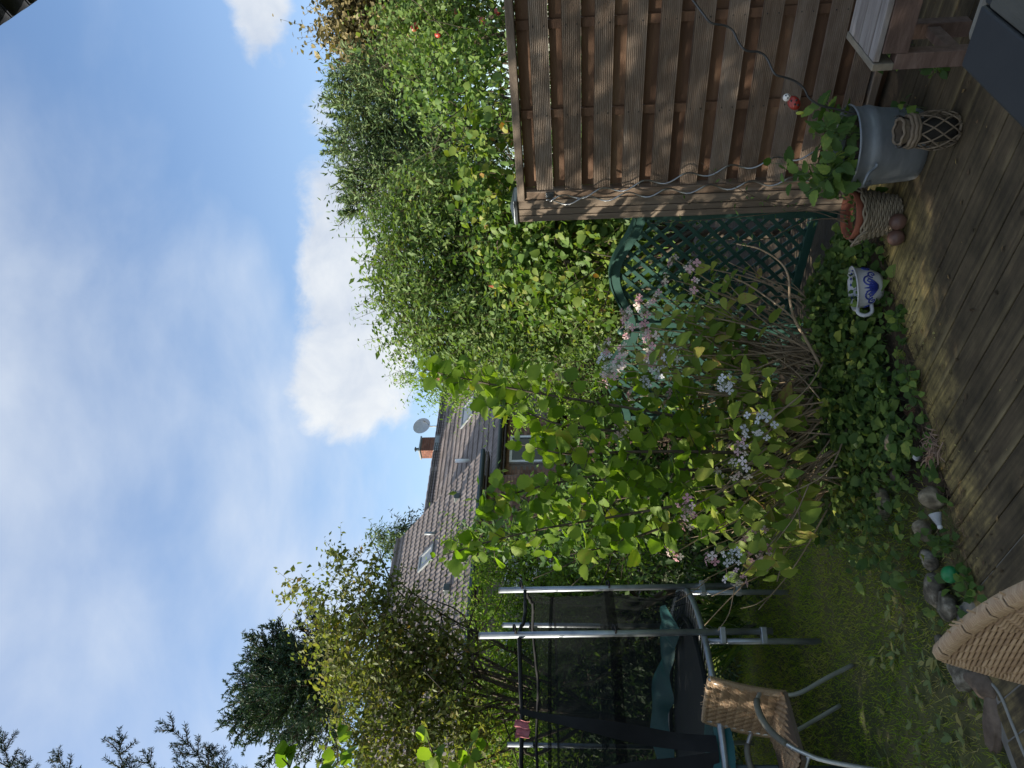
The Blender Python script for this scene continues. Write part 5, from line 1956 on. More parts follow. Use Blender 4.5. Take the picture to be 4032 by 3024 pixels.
for k, (x, y, sc) in enumerate(heads):
    D = 4.45 + .25 * math.sin(k * 1.7) - (.18 if y > 1700 else 0) - (.12 if x > 2850 else 0) + (.12 if y < 1250 else 0)
    top = P(x, y, D)
    b = HB + np.array([random.gauss(0, .16) + (top[0] - HB[0]) * .35, random.gauss(0, .10), 0.02])
    mid = b + (top - b) * .5 + np.array([(top[0] - HB[0]) * .10, 0, .05]) + RNG.normal(size=3) * .03
    pts = crv([b, mid, top - np.array([0, 0, .02])], 8)
    n = len(pts)
    stems_mb.tube(pts, [.0065 * (1 - .6 * i / n) for i in range(n)], 6)
    # flower head
    hd = MB()
    axis = norm(top - mid + np.array([0, -.25, .3]) + RNG.normal(size=3) * .15)
    e1 = norm(np.cross(axis, [.2, 1, .1]))
    e2 = np.cross(axis, e1)
    R_ = .048 * sc
    for j in range(26):
        a, q = j * 2.4, R_ * .75 * math.sqrt(j / 26)
        e = top + (math.cos(a) * e1 + math.sin(a) * e2) * q + axis * (.012 - q * q * 4)
        hd.tube([top - axis * .03 - HB, e - HB], [.0014, .0007], 3)
        hd.add((np.array(sphere_mb((0, 0, 0), .0028, 5, 3).v) + e - HB), sphere_mb((0, 0, 0), 1, 5, 3).f)
    ho = hd.build('flower_head', green_stem, hyd)
    wh = x in (2985, 2641, 2596, 2858, 2854, 2883) or random.random() < .12
    nf = int(7 * sc) + 2
    for j in range(nf):
        a = j * 2.4 + random.random() * .5
        q = R_ * (1.0 + .25 * random.random()) if j % 4 else R_ * .5
        e = top + (math.cos(a) * e1 + math.sin(a) * e2) * q + axis * random.uniform(-.012, .02) - HB
        fd = norm(axis * .5 + (math.cos(a) * e1 + math.sin(a) * e2) * .6 + RNG.normal(size=3) * .4 + np.array([0, -.4, .1]))
        ob = link('floret', flo_me[(flo_white if wh else flo_pink).name], None, ho)
        ob.location = e
        ob.rotation_euler = Vector(fd).to_track_quat('Z', 'Y').to_euler()
        s_ = .0235 * random.uniform(.7, 1.15) * (.8 + .25 * sc)
        ob.scale = (s_, s_, s_)
    # leaf pairs below the head
    for j in range(3 if k % 2 else 4):
        i = n - 2 - int(1.0 + j * 2.3)
        if i < 4:
            break
        tn = norm(pts[i + 1] - pts[i])
        a = j * PI / 2 + random.random() * .6
        f1 = norm(np.cross(tn, [math.cos(a), math.sin(a), .2]))
        for sgn in (-1, 1):
            if random.random() < .15:
                continue
            d_ = norm(f1 * sgn + tn * .25 + np.array([0, 0, -.35]) + RNG.normal(size=3) * .2)
            n_ = norm(tn * .9 + np.array([-.2, -.3, .4]) + RNG.normal(size=3) * .25)
            s_ = random.uniform(.7, 1.25)
            HYL.append((pts[i] - HB + d_ * .012, d_, n_, .094 * s_, .080 * s_))
# leafy shoots with no flower, low down and at the left
for (x, y, D) in ((3080, 1880, 4.2), (3150, 2080, 4.1), (3020, 2250, 4.15), (3130, 2010, 4.2), (2700, 1250, 4.5), (2850, 1100, 4.45), (2780, 1330, 4.4), (2850, 1650, 4.3), (2990, 1560, 4.35), (3080, 1590, 4.35), (2900, 2020, 4.2), (2760, 2120, 4.3),
                  (3060, 2290, 4.2), (2790, 1700, 4.35), (2700, 1900, 4.3), (2620, 1250, 4.5), (2560, 1290, 4.4), (2900, 2300, 4.25)) + tuple((2480 + 520 * random.random(), 1180 + 950 * random.random(), 4.55 + .35 * random.random()) for _ in range(26)):
    top = P(x, y, D)
    b = HB + np.array([(top[0] - HB[0]) * .4 + random.gauss(0, .1), random.gauss(-.05, .1), .02])
    mid = b + (top - b) * .5 + np.array([0, 0, .08])
    pts = crv([b, mid, top], 8)
    n = len(pts)
    stems_mb.tube(pts, [.006 * (1 - .6 * i / n) for i in range(n)], 6)
    for j in range(4):
        i = n - 2 - int(j * 2.6)
        tn = norm(pts[i + 1] - pts[i])
        a = j * PI / 2 + random.random() * .6
        f1 = norm(np.cross(tn, [math.cos(a), math.sin(a), .2]))
        for sgn in (-1, 1):
            d_ = norm(f1 * sgn + tn * .3 + np.array([0, 0, -.2]) + RNG.normal(size=3) * .25)
            n_ = norm(tn * .9 + np.array([-.2, -.35, .35]) + RNG.normal(size=3) * .25)
            s_ = random.uniform(.85, 1.45)
            HYL.append((pts[i] - HB + d_ * .012, d_, n_, .096 * s_, .080 * s_))
HYL.sort(key=lambda q: q[0][1])
for q in HYL[:300]:
    leaf_part('leaf', *q, T_H, GREEN['hyd_obj'], hyd)
q = HYL[300:]
GREEN['hyd'] = leafmat('leaf_hydrangea', [(0, (0.085, 0.14, 0.02)), (.5, (0.15, 0.205, 0.03)), (.85, (0.22, 0.25, 0.045)), (.95, (0.24, 0.22, 0.05)), (1, (0.22, 0.10, 0.06))], trans=0.4, rough=.5)
link('leaves', leaf_mesh('leaves', *[np.array([w[m_] for w in q]) for m_ in range(5)], T_H), GREEN['hyd'], hyd, 'stuff')
# thicket of bare stems
for k in range(75):
    a = random.uniform(-.95, .95)
    b = HB + np.array([random.gauss(0, .28), random.gauss(0, .12), .0])
    hgt = random.uniform(.45, .95)
    e = b + np.array([a * .75 + random.gauss(0, .08), random.gauss(-.05, .15), hgt])
    m_ = (b + e) / 2 + np.array([random.gauss(0, .05) + a * .1, random.gauss(0, .04), -.02])
    pts = crv([b, m_, e], 6)
    n = len(pts)
    stems_mb.tube(pts, [.006 * (1 - .65 * i / n) for i in range(n)], 5)
    for j in range(2):
        i = random.randrange(n // 3, n - 1)
        e2_ = pts[i] + RNG.normal(size=3) * .06 + np.array([a * .12, 0, .16])
        stems_mb.tube(crv([pts[i], (pts[i] + e2_) / 2 + RNG.normal(size=3) * .012, e2_], 3), [.0038 * (1 - .1 * q) for q in range(7)], 4)
# the long crooked branch reaching right
stems_mb.tube(crv([P(3230, 1440, 4.5), P(3170, 1330, 4.45), P(3130, 1260, 4.4), P(3110, 1180, 4.35), P(3105, 1090, 4.3), P(3070, 1030, 4.3), P(2990, 980, 4.3), P(2900, 960, 4.3)], 5), [.010 - .00018 * i for i in range(36)], 7)
stems_mb.tube(crv([P(3130, 1260, 4.4), P(3080, 1215, 4.4), P(2960, 1130, 4.4), P(2880, 1090, 4.4)], 5), .005, 6)
stems_mb.v = [tuple(np.array(q) - HB) for q in stems_mb.v]
stems_mb.build('stems', stem_m, hyd, True)

# ================================================================== HAZEL
HZ = np.array([-.30, 4.95, 0])
hz = thing('hazel_bush', 'tall hazel bush with long arching stems and round toothed leaves above the hydrangea', 'bush', HZ)
hz_stems = [
    [(3240, 1720, 4.9), (2900, 1680, 4.6), (2500, 1610, 4.45), (2100, 1545, 4.35), (1850, 1495, 4.3), (1670, 1455, 4.25)],
    [(3240, 1760, 4.9), (2900, 1740, 4.7), (2450, 1700, 4.5), (2200, 1670, 4.5), (2000, 1590, 4.5), (1870, 1530, 4.5)],
    [(3240, 1800, 4.9), (2900, 1850, 4.6), (2500, 1850, 4.45), (2200, 1900, 4.4), (2000, 1950, 4.35), (1900, 1985, 4.3)],
    [(3240, 1820, 4.9), (2850, 1950, 4.5), (2500, 2020, 4.4), (2150, 2080, 4.35), (1900, 2140, 4.3), (1735, 2190, 4.25)],
    [(3240, 1840, 4.9), (2900, 1980, 4.6), (2600, 2080, 4.4), (2400, 2150, 4.35), (2200, 2190, 4.3)],
    [(3240, 1800, 4.9), (2800, 1780, 4.5), (2450, 1780, 4.3), (2250, 1790, 4.2), (2050, 1750, 4.2)],
    [(3240, 1780, 4.9), (2850, 1850, 4.7), (2500, 1950, 4.6), (2250, 1990, 4.6), (2080, 2040, 4.6)],
    [(3240, 1760, 4.9), (2900, 1640, 4.75), (2600, 1560, 4.7), (2350, 1500, 4.65)],
]
hb = MB()
LV = []
for q in hz_stems:
    pts = crv([P(*c) - HZ for c in q], 8)
    n = len(pts)
    hb.tube(pts, [.013 * (1 - .82 * i / n) for i in range(n)], 6)
    for i in range(n // 4, n):
        tn = norm(pts[min(i + 1, n - 1)] - pts[max(i - 1, 0)])
        for rep in range(2):
            a = random.uniform(0, 6.28)
            e1 = norm(np.cross(tn, [.3, .2, 1])); e2 = np.cross(tn, e1)
            sd_ = math.cos(a) * e1 + math.sin(a) * e2
            tl = random.uniform(.05, .32) * (1.15 - i / n)
            tip = pts[i] + norm(sd_ + tn * .6 + np.array([0, 0, .15])) * tl
            if tl > .06:
                hb.tube([pts[i], (pts[i] + tip) / 2 + RNG.normal(size=3) * .01, tip], [.0028, .002, .0012], 4)
            nl = 1 + int(tl / .075)
            for j in range(nl):
                b = pts[i] + (tip - pts[i]) * ((j + 1) / nl)
                d_ = norm(norm(tip - pts[i]) * .5 + RNG.normal(size=3) * .5 + np.array([0, -.1, -.35]))
                n_ = norm(np.array([-.2, -.55, .55]) + RNG.normal(size=3) * .5)
                s_ = random.uniform(.6, 1.15) * (1.05 if i < n - 2 else .7)
                LV.append((b, d_, n_, .092 * s_, .092 * s_))
hb.build('stems', surf('hazel_stem', [(.3, (.06, .045, .03)), (.7, (.13, .10, .07))], .7, 14), hz, True)
LV.sort(key=lambda q: q[0][1] - q[3] * 6)
for q in LV[:300]:
    leaf_part('leaf', q[0], q[1], q[2], q[3], q[4], T_HAZEL, GREEN['hazel_obj'], hz)
rs = LV[300:]
if rs:
    link('leaves', leaf_mesh('leaves', np.array([q[0] for q in rs]), np.array([q[1] for q in rs]), np.array([q[2] for q in rs]), np.array([q[3] for q in rs]), np.array([q[4] for q in rs]), T_HAZEL), GREEN['hazel'], hz, 'stuff')

# second hazel at the left edge
HZ2 = np.array([-2.9, 4.2, 0])
hz2 = thing('hazel_bush', 'hazel branch with large leaves reaching in at the far left edge', 'bush', HZ2)
hb2 = MB()
for q in ([(1300, 3100, 4.4), (1330, 3000, 4.4), (1320, 2900, 4.4)], [(1750, 3120, 4.5), (1720, 3010, 4.5), (1680, 2900, 4.5)], [(1200, 3120, 4.4), (1140, 3020, 4.4), (1110, 2985, 4.4)], [(1850, 3120, 4.5), (1830, 3020, 4.5), (1860, 2930, 4.5)]):
    e = [P(*c) - HZ2 for c in q]
    pts = crv([np.array([0, 0, .0]), (e[0] * .7 + np.array([0, 0, -.2])), *e], 6)
    n = len(pts)
    hb2.tube(pts, [.012 * (1 - .8 * i / n) for i in range(n)], 6)
    for i in range(n // 3, n, 2):
        for rep in range(2):
            d_ = norm(RNG.normal(size=3) + np.array([.3, -.2, -.4]))
            n_ = norm(np.array([0, -.6, .5]) + RNG.normal(size=3) * .4)
            s_ = random.uniform(.7, 1.1)
            leaf_part('leaf', pts[i] + d_ * .02, d_, n_, .10 * s_, .10 * s_, T_HAZEL, GREEN['hazel_obj'], hz2)
hb2.build('stems', TWIG, hz2, True)

# ================================================================== TREES, HEDGES, BUSHES
plant('hedge_tree', 'tall bushy broadleaf tree with upright sprays behind the trellis, in the middle', 'tree', P(3100, 1130, 7.6) * [1, 1, 0],
      [CL(1575, 1090, 7.6, 85, 120), CL(1600, 900, 7.7, 95, 120), CL(1670, 1260, 7.5, 100, 110), CL(1710, 750, 7.5, 110, 100), CL(1740, 1050, 7.2, 170, 180), CL(1790, 1370, 7.3, 110, 100), CL(1820, 850, 7.1, 190, 190),
       CL(1880, 1230, 7.0, 210, 200), CL(2080, 1000, 6.9, 210, 210), CL(2110, 1290, 6.8, 210, 170), CL(2330, 1180, 6.6, 210, 200), CL(2600, 1150, 6.6, 250, 250)],
      GREEN['olive'], dens=135, Ls=.30, k=11, leafL=.062, leafW=.027, up=.75, out=.7, wild=.35, r=.09, hang=.05)
plant('willow_bush', 'fine leaved yellow green tree beside the house ridge, left of the tall hedge tree', 'tree', P(3100, 1480, 7.9) * [1, 1, 0],
      [CL(1680, 1470, 7.9, 90, 60), CL(1800, 1500, 7.9, 120, 90), CL(1950, 1480, 7.7, 150, 110), CL(2120, 1500, 7.5, 150, 120), CL(2290, 1560, 7.5, 110, 80), CL(2330, 1600, 7.8, 110, 90)],
      GREEN['bright'], dens=95, Ls=.28, k=12, leafL=.045, leafW=.016, up=.6, wild=.45, r=.07, hang=.12)
plant('ivy_hedge', 'yellow green ivy mound spilling over behind the fence top and the trellis', 'hedge', P(3200, 900, 5.6) * [1, 1, 0],
      [CL(1890, 640, 5.1, 60, 120), CL(1930, 480, 4.9, 60, 100), CL(1950, 800, 5.3, 110, 110), CL(2030, 950, 5.45, 120, 120), CL(2060, 1110, 5.6, 100, 90), CL(2170, 980, 5.45, 120, 130), CL(2280, 930, 5.35, 130, 130),
       CL(2330, 1090, 5.5, 120, 110), CL(2420, 960, 5.4, 120, 140), CL(2100, 780, 5.3, 120, 100), CL(2200, 1180, 5.8, 120, 90)],
      GREEN['ivy'], dens=120, Ls=.2, k=7, leafL=.054, leafW=.044, tmpl=T_OVAL, up=.1, out=1.0, wild=.4, shell=.7, hang=.35, r=.05)
plant('climbing_vine', 'bright green climber with clusters of small flowers on the conifers at the right', 'climber', P(3000, 300, 5.8) * [1, 1, 0],
      [CL(1640, 280, 5.9, 80, 60), CL(1680, 380, 5.8, 80, 80), CL(1760, 250, 5.7, 110, 100), CL(1780, 420, 5.6, 110, 90), CL(1880, 330, 5.4, 90, 130), CL(1880, 190, 5.4, 90, 80)],
      GREEN['vine'], dens=110, Ls=.22, k=7, leafL=.043, leafW=.034, tmpl=T_OVAL, up=.2, shell=.6, hang=.3, r=.03)
plant('apple_tree', 'pale leaved apple tree with a few red apples above the fence at the far right', 'tree', P(3000, 60, 6.4) * [1, 1, 0],
      [CL(1620, 40, 6.5, 110, 110), CL(1600, 160, 6.6, 90, 80), CL(1740, 80, 6.3, 130, 130), CL(1880, 60, 6.1, 120, 140), CL(1760, -40, 6.4, 140, 120), CL(1930, -50, 5.9, 100, 120), CL(1820, 190, 6.3, 90, 80)],
      GREEN['olive'], dens=100, Ls=.27, k=9, leafL=.052, leafW=.028, up=.5, r=.07)
apm = plain('apple_red', (.36, .05, .03), .35)
for k, (x, y, D) in enumerate(((1640, 100, 6.2), (1628, 112, 6.2), (1725, 135, 6.0), (1900, 82, 5.75), (1910, 90, 5.75), (1960, 45, 5.6), (1800, 45, 5.9), (1752, 185, 6.0))):
    o = sphere_mb((0, 0, 0), .028, 10, 8).build('apple', apm, None, True, loc=P(x, y, D))
    tag(o, ('upper apple of the pair highest in the apple tree', 'lower apple of the pair highest in the apple tree', 'red apple in the middle of the apple tree beside the climber', 'upper apple of the pair just above the fence rail', 'lower apple of the pair just above the fence rail', 'lowest red apple next to the fence rail at the picture edge', 'red apple half way down the apple tree near the picture edge', 'red apple nearest the bright green climber')[k], 'apple', 'red apples on the tree')
plant('oak_tree', 'brownish broad crowned tree far behind at the top right', 'tree', P(2300, 120, 15) * [1, 1, 0],
      [CL(1420, 60, 15, 95, 120), CL(1370, 140, 15, 50, 60), CL(1450, 190, 15, 70, 80), CL(1530, 120, 15, 110, 120), CL(1600, 230, 15, 100, 90), CL(1400, -60, 15, 100, 90), CL(1650, 60, 15, 130, 120)],
      GREEN['brown'], dens=40, Ls=.6, k=12, leafL=.13, leafW=.075, up=.3, wild=.6, r=.16, shell=.5)


def conifer(name, label, base, clumps, mat, dens, Ls, k, L, W, spikes=(), D=9, **kw):
    t = plant(name, label, 'tree', base, clumps, mat, dens, Ls, k, L, W, T_RHOMB, r=.11, **kw)
    base = np.array(base)
    sg, lp, lt, ln = [], [], [], []
    for (x, y, x2, y2) in spikes:
        a, b = P(x, y, D) - base, P(x2, y2, D) - base
        sg.append((a, b))
        ax = norm(b - a)
        Ln = np.linalg.norm(b - a)
        for j in range(70):
            f = random.random() ** 1.3
            sd_ = norm(RNG.normal(size=3))
            q = a + (b - a) * f
            dd = norm(ax * .8 + sd_ * .7)
            for m_ in range(3):
                lp.append(q + dd * L * .7 * m_ * (1 - f * .95) * .7); lt.append(norm(dd + RNG.normal(size=3) * .3)); ln.append(norm(RNG.normal(size=3)))
    if sg:
        me = leaf_mesh('leaders', np.array(lp), np.array(lt), np.array(ln), L * .8, W, T_RHOMB)
        link('leaders', me, mat, t, 'stuff')
        link('leader_stems', twigs_mesh('leader_stems', sg, np.full(len(sg), .012), np.full(len(sg), .003)), TWIG, t, 'stuff')
    return t


conifer('cypress_tree', 'blue green conifer with spiky leaders, right of the two behind the fence', P(2600, 450, 9.6) * [1, 1, 0],
        [CL(1400, 380, 9.6, 70, 75), CL(1420, 560, 9.6, 90, 70), CL(1460, 320, 9.5, 100, 90), CL(1530, 440, 9.4, 130, 120), CL(1560, 600, 9.5, 110, 80), CL(1640, 380, 9.2, 150, 110), CL(1720, 570, 9.3, 110, 120), CL(1850, 560, 9.0, 130, 140)],
        GREEN['cypress'], 120, .36, 15, .075, .018, spikes=((1400, 310, 1300, 290), (1380, 350, 1285, 330), (1380, 390, 1265, 385), (1380, 430, 1275, 410), (1390, 470, 1285, 450), (1380, 530, 1275, 515), (1370, 560, 1262, 555), (1380, 590, 1270, 600)),
        D=9.6, up=.5, out=.9, wild=.3, leafang=.5, hang=.25)
conifer('cypress_tree', 'smaller blue green conifer between the tall hedge tree and the spiky conifer', P(2600, 750, 9.2) * [1, 1, 0],
        [CL(1430, 700, 9.3, 60, 50), CL(1430, 800, 9.3, 60, 50), CL(1520, 740, 9.2, 100, 90), CL(1650, 700, 9.1, 120, 90), CL(1800, 680, 9.0, 130, 100)],
        GREEN['cypress'], 120, .36, 15, .075, .018, spikes=((1420, 690, 1325, 680), (1420, 720, 1340, 712), (1400, 790, 1330, 785), (1420, 830, 1340, 838)), D=9.2, up=.5, out=.9, wild=.3, leafang=.5, hang=.25)
def bough_fir(name, label, base, axis_px, D, tips, n_inner, mat):
    """fir: boughs leave the trunk and sweep up and out, side twigs carry the needles"""
    base = np.array(base)
    t = thing(name, label, 'tree', base)
    (ax0, ay0), (ax1, ay1) = axis_px
    A, B = P(ax0, ay0, D) - base, P(ax1, ay1, D) - base
    bm2 = MB()
    bm2.tube([(0, 0, 0), A, B], [.2, .14, .03], 9)
    lp, lt, ln, ll, sg = [], [], [], [], []
    allt = [P(x, y, D + random.uniform(-.5, .5)) - base for x, y in tips]
    cen = A
    for _ in range(n_inner):
        q = random.choice(allt)
        f = random.uniform(.45, .97)
        e = cen + (q - cen) * f + RNG.normal(size=3) * np.array([.35, .9, .3])
        allt.append(e)
    for e in allt:
        h = np.clip((e[2] - A[2]) / max(.1, (B - A)[2]), 0.0, .9)
        st = A + (B - A) * max(0, h - .25)
        mid = st + (e - st) * .55 + np.array([0, 0, -.12])
        pts = crv([st, mid, e], 5)
        n = len(pts)
        bm2.tube(pts, [.03 * (1 - .8 * q / n) for q in range(n)], 4)
        for q in range(2, n):
            tn = norm(pts[min(q + 1, n - 1)] - pts[q - 1])
            f = q / n
            for rep in range(5):
                sd_ = norm(np.cross(tn, RNG.normal(size=3)))
                sd_[2] *= .4
                d_ = norm(tn * .9 + sd_ * .9 + np.array([0, 0, -.08]))
                L_ = (.52 * (1 - f) + .16) * random.uniform(.6, 1.2)
                a = pts[q] + (pts[q - 1] - pts[q]) * random.random()
                sg.append((a, a + d_ * L_))
                m_ = int(9 + L_ * 34)
                fr = RNG.random(m_)[:, None]
                s2 = RNG.normal(size=(m_, 3))
                lp.append(a + d_ * L_ * fr); lt.append(norm(d_ * .8 + s2 * .45)); ln.append(norm(s2[:, ::-1] + [0, 0, .8])); ll.append(.085 * (.7 + .5 * RNG.random(m_)))
    bm2.build('trunk', BARK, t, True)
    link('twigs', twigs_mesh('twigs', sg, np.full(len(sg), .006), np.full(len(sg), .003)), TWIG, t, 'stuff')
    link('crown', leaf_mesh('crown', np.concatenate(lp), np.concatenate(lt), np.concatenate(ln), np.concatenate(ll), .024, T_RHOMB), mat, t, 'stuff')
    return t


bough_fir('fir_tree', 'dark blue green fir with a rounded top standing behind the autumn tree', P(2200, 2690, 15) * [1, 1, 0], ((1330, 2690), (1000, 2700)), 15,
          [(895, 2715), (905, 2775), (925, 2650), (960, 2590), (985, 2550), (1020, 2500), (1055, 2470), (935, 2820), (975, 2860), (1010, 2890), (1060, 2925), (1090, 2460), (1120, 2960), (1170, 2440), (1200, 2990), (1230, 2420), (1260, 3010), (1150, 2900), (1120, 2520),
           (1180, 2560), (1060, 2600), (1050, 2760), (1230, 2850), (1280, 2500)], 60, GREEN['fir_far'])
for k, (x, y) in enumerate(((1520, 2120), (1605, 2085))):
    conifer('distant_fir', ('grey green treetop showing above the tiled roof beside the autumn tree', 'small dark treetop peeping over the roof verge')[k], P(2200, y, 34) * [1, 1, 0],
            [CL(x, y, 34, 30 if k == 0 else 20, 22), CL(x + 50, y + 10, 34, 40, 40), CL(x + 120, y + 30, 34, 60, 60)], GREEN['fir'] if k else GREEN['cypress'], 14, .8, 12, .22, .06, up=.6, group='distant trees behind the house')
plant('autumn_tree', 'browning autumn tree with crooked dark branches in front of the tiled roof', 'tree', P(2900, 2900, 8.2) * [1, 1, 0],
      [CL(1185, 2330, 8.2, 45, 40), CL(1270, 2370, 8.2, 50, 50), CL(1350, 2205, 8.2, 40, 50), CL(1440, 2250, 8.2, 60, 60), CL(1650, 2620, 8.1, 150, 120), CL(1300, 2480, 8.2, 80, 90), CL(1420, 2420, 8.2, 90, 100), CL(1400, 2620, 8.1, 130, 130), CL(1520, 2330, 8.2, 60, 90),
       CL(1560, 2560, 8.0, 150, 130), CL(1480, 2800, 8.0, 160, 140), CL(1650, 2420, 8.1, 90, 80), CL(1660, 2750, 7.9, 150, 150), CL(1780, 2560, 8, 90, 110), CL(1820, 2820, 7.8, 110, 120), CL(1720, 2940, 7.8, 130, 110), CL(1900, 2960, 7.8, 90, 90), CL(1500, 3000, 7.8, 200, 120)],
      GREEN['autumn'], dens=85, Ls=.28, k=8, leafL=.062, leafW=.034, up=.4, wild=.6, r=.06, shell=.35, core=.6)
plant('lime_bush', 'bright yellow green bush behind the trampoline poles, under the tiled eaves', 'bush', P(3000, 2350, 8.8) * [1, 1, 0],
      [CL(1930, 2240, 8.8, 70, 60), CL(1950, 2380, 8.8, 80, 80), CL(2020, 2200, 8.7, 110, 90), CL(2050, 2500, 8.6, 100, 110), CL(2150, 2280, 8.6, 130, 120), CL(2000, 2640, 8.6, 90, 100), CL(2180, 2480, 8.5, 130, 120), CL(2150, 2720, 8.4, 120, 140), CL(2350, 2230, 8.5, 140, 110), CL(2330, 2420, 8.5, 140, 140), CL(1860, 2130, 8.9, 60, 50), CL(1950, 2780, 8.6, 90, 110), CL(1980, 2920, 8.6, 100, 110), CL(2130, 2900, 8.5, 130, 140)],
      GREEN['bright'], dens=85, Ls=.3, k=12, leafL=.06, leafW=.02, up=.6, r=.06)
plant('laurel_bush', 'dark glossy bush filling the space behind the hazel stems', 'bush', P(3150, 1850, 6.9) * [1, 1, 0],
      [CL(2390, 1780, 7.2, 130, 130), CL(2380, 1950, 7.0, 150, 140), CL(2150, 2060, 7.4, 200, 80), CL(2280, 2090, 7.2, 120, 100), CL(1960, 2060, 7.4, 80, 60), CL(2500, 1750, 6.9, 160, 160), CL(2520, 2100, 6.8, 170, 140), CL(2650, 1950, 6.7, 170, 160), CL(2750, 1700, 6.7, 170, 170), CL(2850, 2050, 6.5, 180, 160)],
      GREEN['mid'], dens=45, Ls=.3, k=9, leafL=.085, leafW=.034, up=.4, r=.06)
plant('juniper_bush', 'small fine leaved dark shrub between the ivy and the hydrangea flowers', 'bush', P(3150, 1440, 6.4) * [1, 1, 0],
      [CL(2350, 1440, 6.4, 80, 90), CL(2450, 1400, 6.4, 110, 110), CL(2430, 1530, 6.4, 100, 90), CL(2600, 1450, 6.3, 130, 130), CL(2800, 1450, 6.2, 150, 150)],
      GREEN['mid'], dens=110, Ls=.16, k=12, leafL=.024, leafW=.010, up=.5, r=.03)
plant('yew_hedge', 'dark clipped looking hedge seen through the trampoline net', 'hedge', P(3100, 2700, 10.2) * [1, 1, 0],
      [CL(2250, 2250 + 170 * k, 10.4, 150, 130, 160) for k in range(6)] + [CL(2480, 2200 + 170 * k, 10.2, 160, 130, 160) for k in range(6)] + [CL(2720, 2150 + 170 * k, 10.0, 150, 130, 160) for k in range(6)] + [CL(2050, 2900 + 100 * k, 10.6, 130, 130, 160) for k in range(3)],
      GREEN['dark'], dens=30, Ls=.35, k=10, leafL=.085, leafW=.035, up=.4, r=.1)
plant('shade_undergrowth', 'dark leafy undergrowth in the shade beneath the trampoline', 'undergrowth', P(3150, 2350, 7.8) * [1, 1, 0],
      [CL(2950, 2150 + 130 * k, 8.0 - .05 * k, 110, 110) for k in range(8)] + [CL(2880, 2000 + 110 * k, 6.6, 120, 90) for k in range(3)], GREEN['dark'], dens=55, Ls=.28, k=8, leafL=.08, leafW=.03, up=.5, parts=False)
# sword leaved plants under the trampoline
for k, (x, y, lab) in enumerate(((3080, 2400, 'sword leaved clump beneath the trampoline, right of the front pole'), (3080, 2560, 'spiky leaved clump beneath the trampoline, just left of the front pole'), (3060, 2680, 'spiky leaved clump behind the wicker chair back'))):
    g = G(x, y) * [1, 1, 0] + np.array([0, .9, 0])
    t = thing('sword_plant', lab, 'plant', g, 0, 'spiky plants beneath the trampoline')
    M_ = 70
    az = RNG.random(M_) * 6.28
    elv = .5 + .9 * RNG.random(M_)
    dd = np.stack([np.cos(az) * np.cos(elv), np.sin(az) * np.cos(elv), np.sin(elv)], 1)
    me = leaf_mesh('leaves', RNG.normal(size=(M_, 3)) * [.08, .08, .05] + [0, 0, .1], dd, norm(RNG.normal(size=(M_, 3)) + [0, 0, 1]), .38 + .22 * RNG.random(M_), .03, T_OVAL)
    link('leaves', me, GREEN['mid'], t, 'stuff')
# far belt of greenery that closes the view at the horizon
fp = [((x_, 27 + 2 * math.sin(x_), 1.2), (2.2, 1.5, 1.5 + .4 * math.sin(x_ * 2.1))) for x_ in np.arange(-26, 30, 3.0)]
p_, t_, n_, L_, W_, ti_, sg_ = sprays(fp, 6, .8, 10, .3, .16, minz=0)
o = link('far_hedge', leaf_mesh('far_hedge', p_, t_, n_, L_, W_, T_RHOMB, ti_), GREEN['mid'], None, 'stuff')
tag(o, 'distant belt of hedges closing the gaps between garden and houses', 'hedge')

# ================================================================== NEAR SPRUCE (left edge), also shades the lawn and deck
SB = np.array([-3.65, 2.45, 0])
spr = thing('spruce_tree', 'near spruce whose needled branch tips reach in from the left edge of the sky', 'tree', SB)
need_p, need_t, need_n, need_L = [], [], [], []
br = MB()


def needle_twig(a, b, r0, dens=760, nl=.023):
    a, b = np.array(a), np.array(b)
    Ln = np.linalg.norm(b - a)
    ax = (b - a) / (Ln + 1e-9)
    br.tube([a - SB, (a + b) / 2 - SB + RNG.normal(size=3) * .004, b - SB], [r0, r0 * .8, r0 * .5], 5)
    K = max(8, int(Ln * dens))
    f = RNG.random(K)
    sd_ = RNG.normal(size=(K, 3))
    sd_ = norm(sd_ - (sd_ @ ax)[:, None] * ax)
    need_p.append(a + (b - a) * f[:, None] - SB + sd_ * r0 * .7)
    need_t.append(norm(sd_ * .85 + ax * .6 + np.array([0, 0, .15])))
    need_n.append(norm(RNG.normal(size=(K, 3))))
    need_L.append(nl * (.7 + .5 * RNG.random(K)))


def spruce_branch(pts, D, side_n, side_l):
    q = crv([P(x, y, D) for x, y in pts], 6)
    n = len(q)
    for i in range(n - 1):
        needle_twig(q[i], q[i + 1], .006 * (1.2 - i / n), 900)
    for k in range(side_n):
        f = .08 + .88 * k / side_n
        i = min(n - 2, int(f * (n - 1)))
        ax = norm(q[i + 1] - q[i])
        for sgn in (-1, 1):
            up_ = norm(np.cross(ax, [0.15, 1, .1])) * sgn
            L_ = side_l * (1.15 - .75 * f) * random.uniform(.75, 1.2)
            d_ = norm(ax * .75 + up_ * .7 + RNG.normal(size=3) * .12 + np.array([0, 0, .05]))
            e = q[i] + d_ * L_
            needle_twig(q[i], e, .004)
            if L_ > .13:
                for g_ in (.35, .65):
                    b = q[i] + d_ * L_ * g_
                    for s2 in (-1, 1):
                        dd = norm(d_ * .8 + norm(np.cross(d_, [0.15, 1, .1])) * s2 * .65 + RNG.normal(size=3) * .1)
                        needle_twig(b, b + dd * L_ * .42, .003)


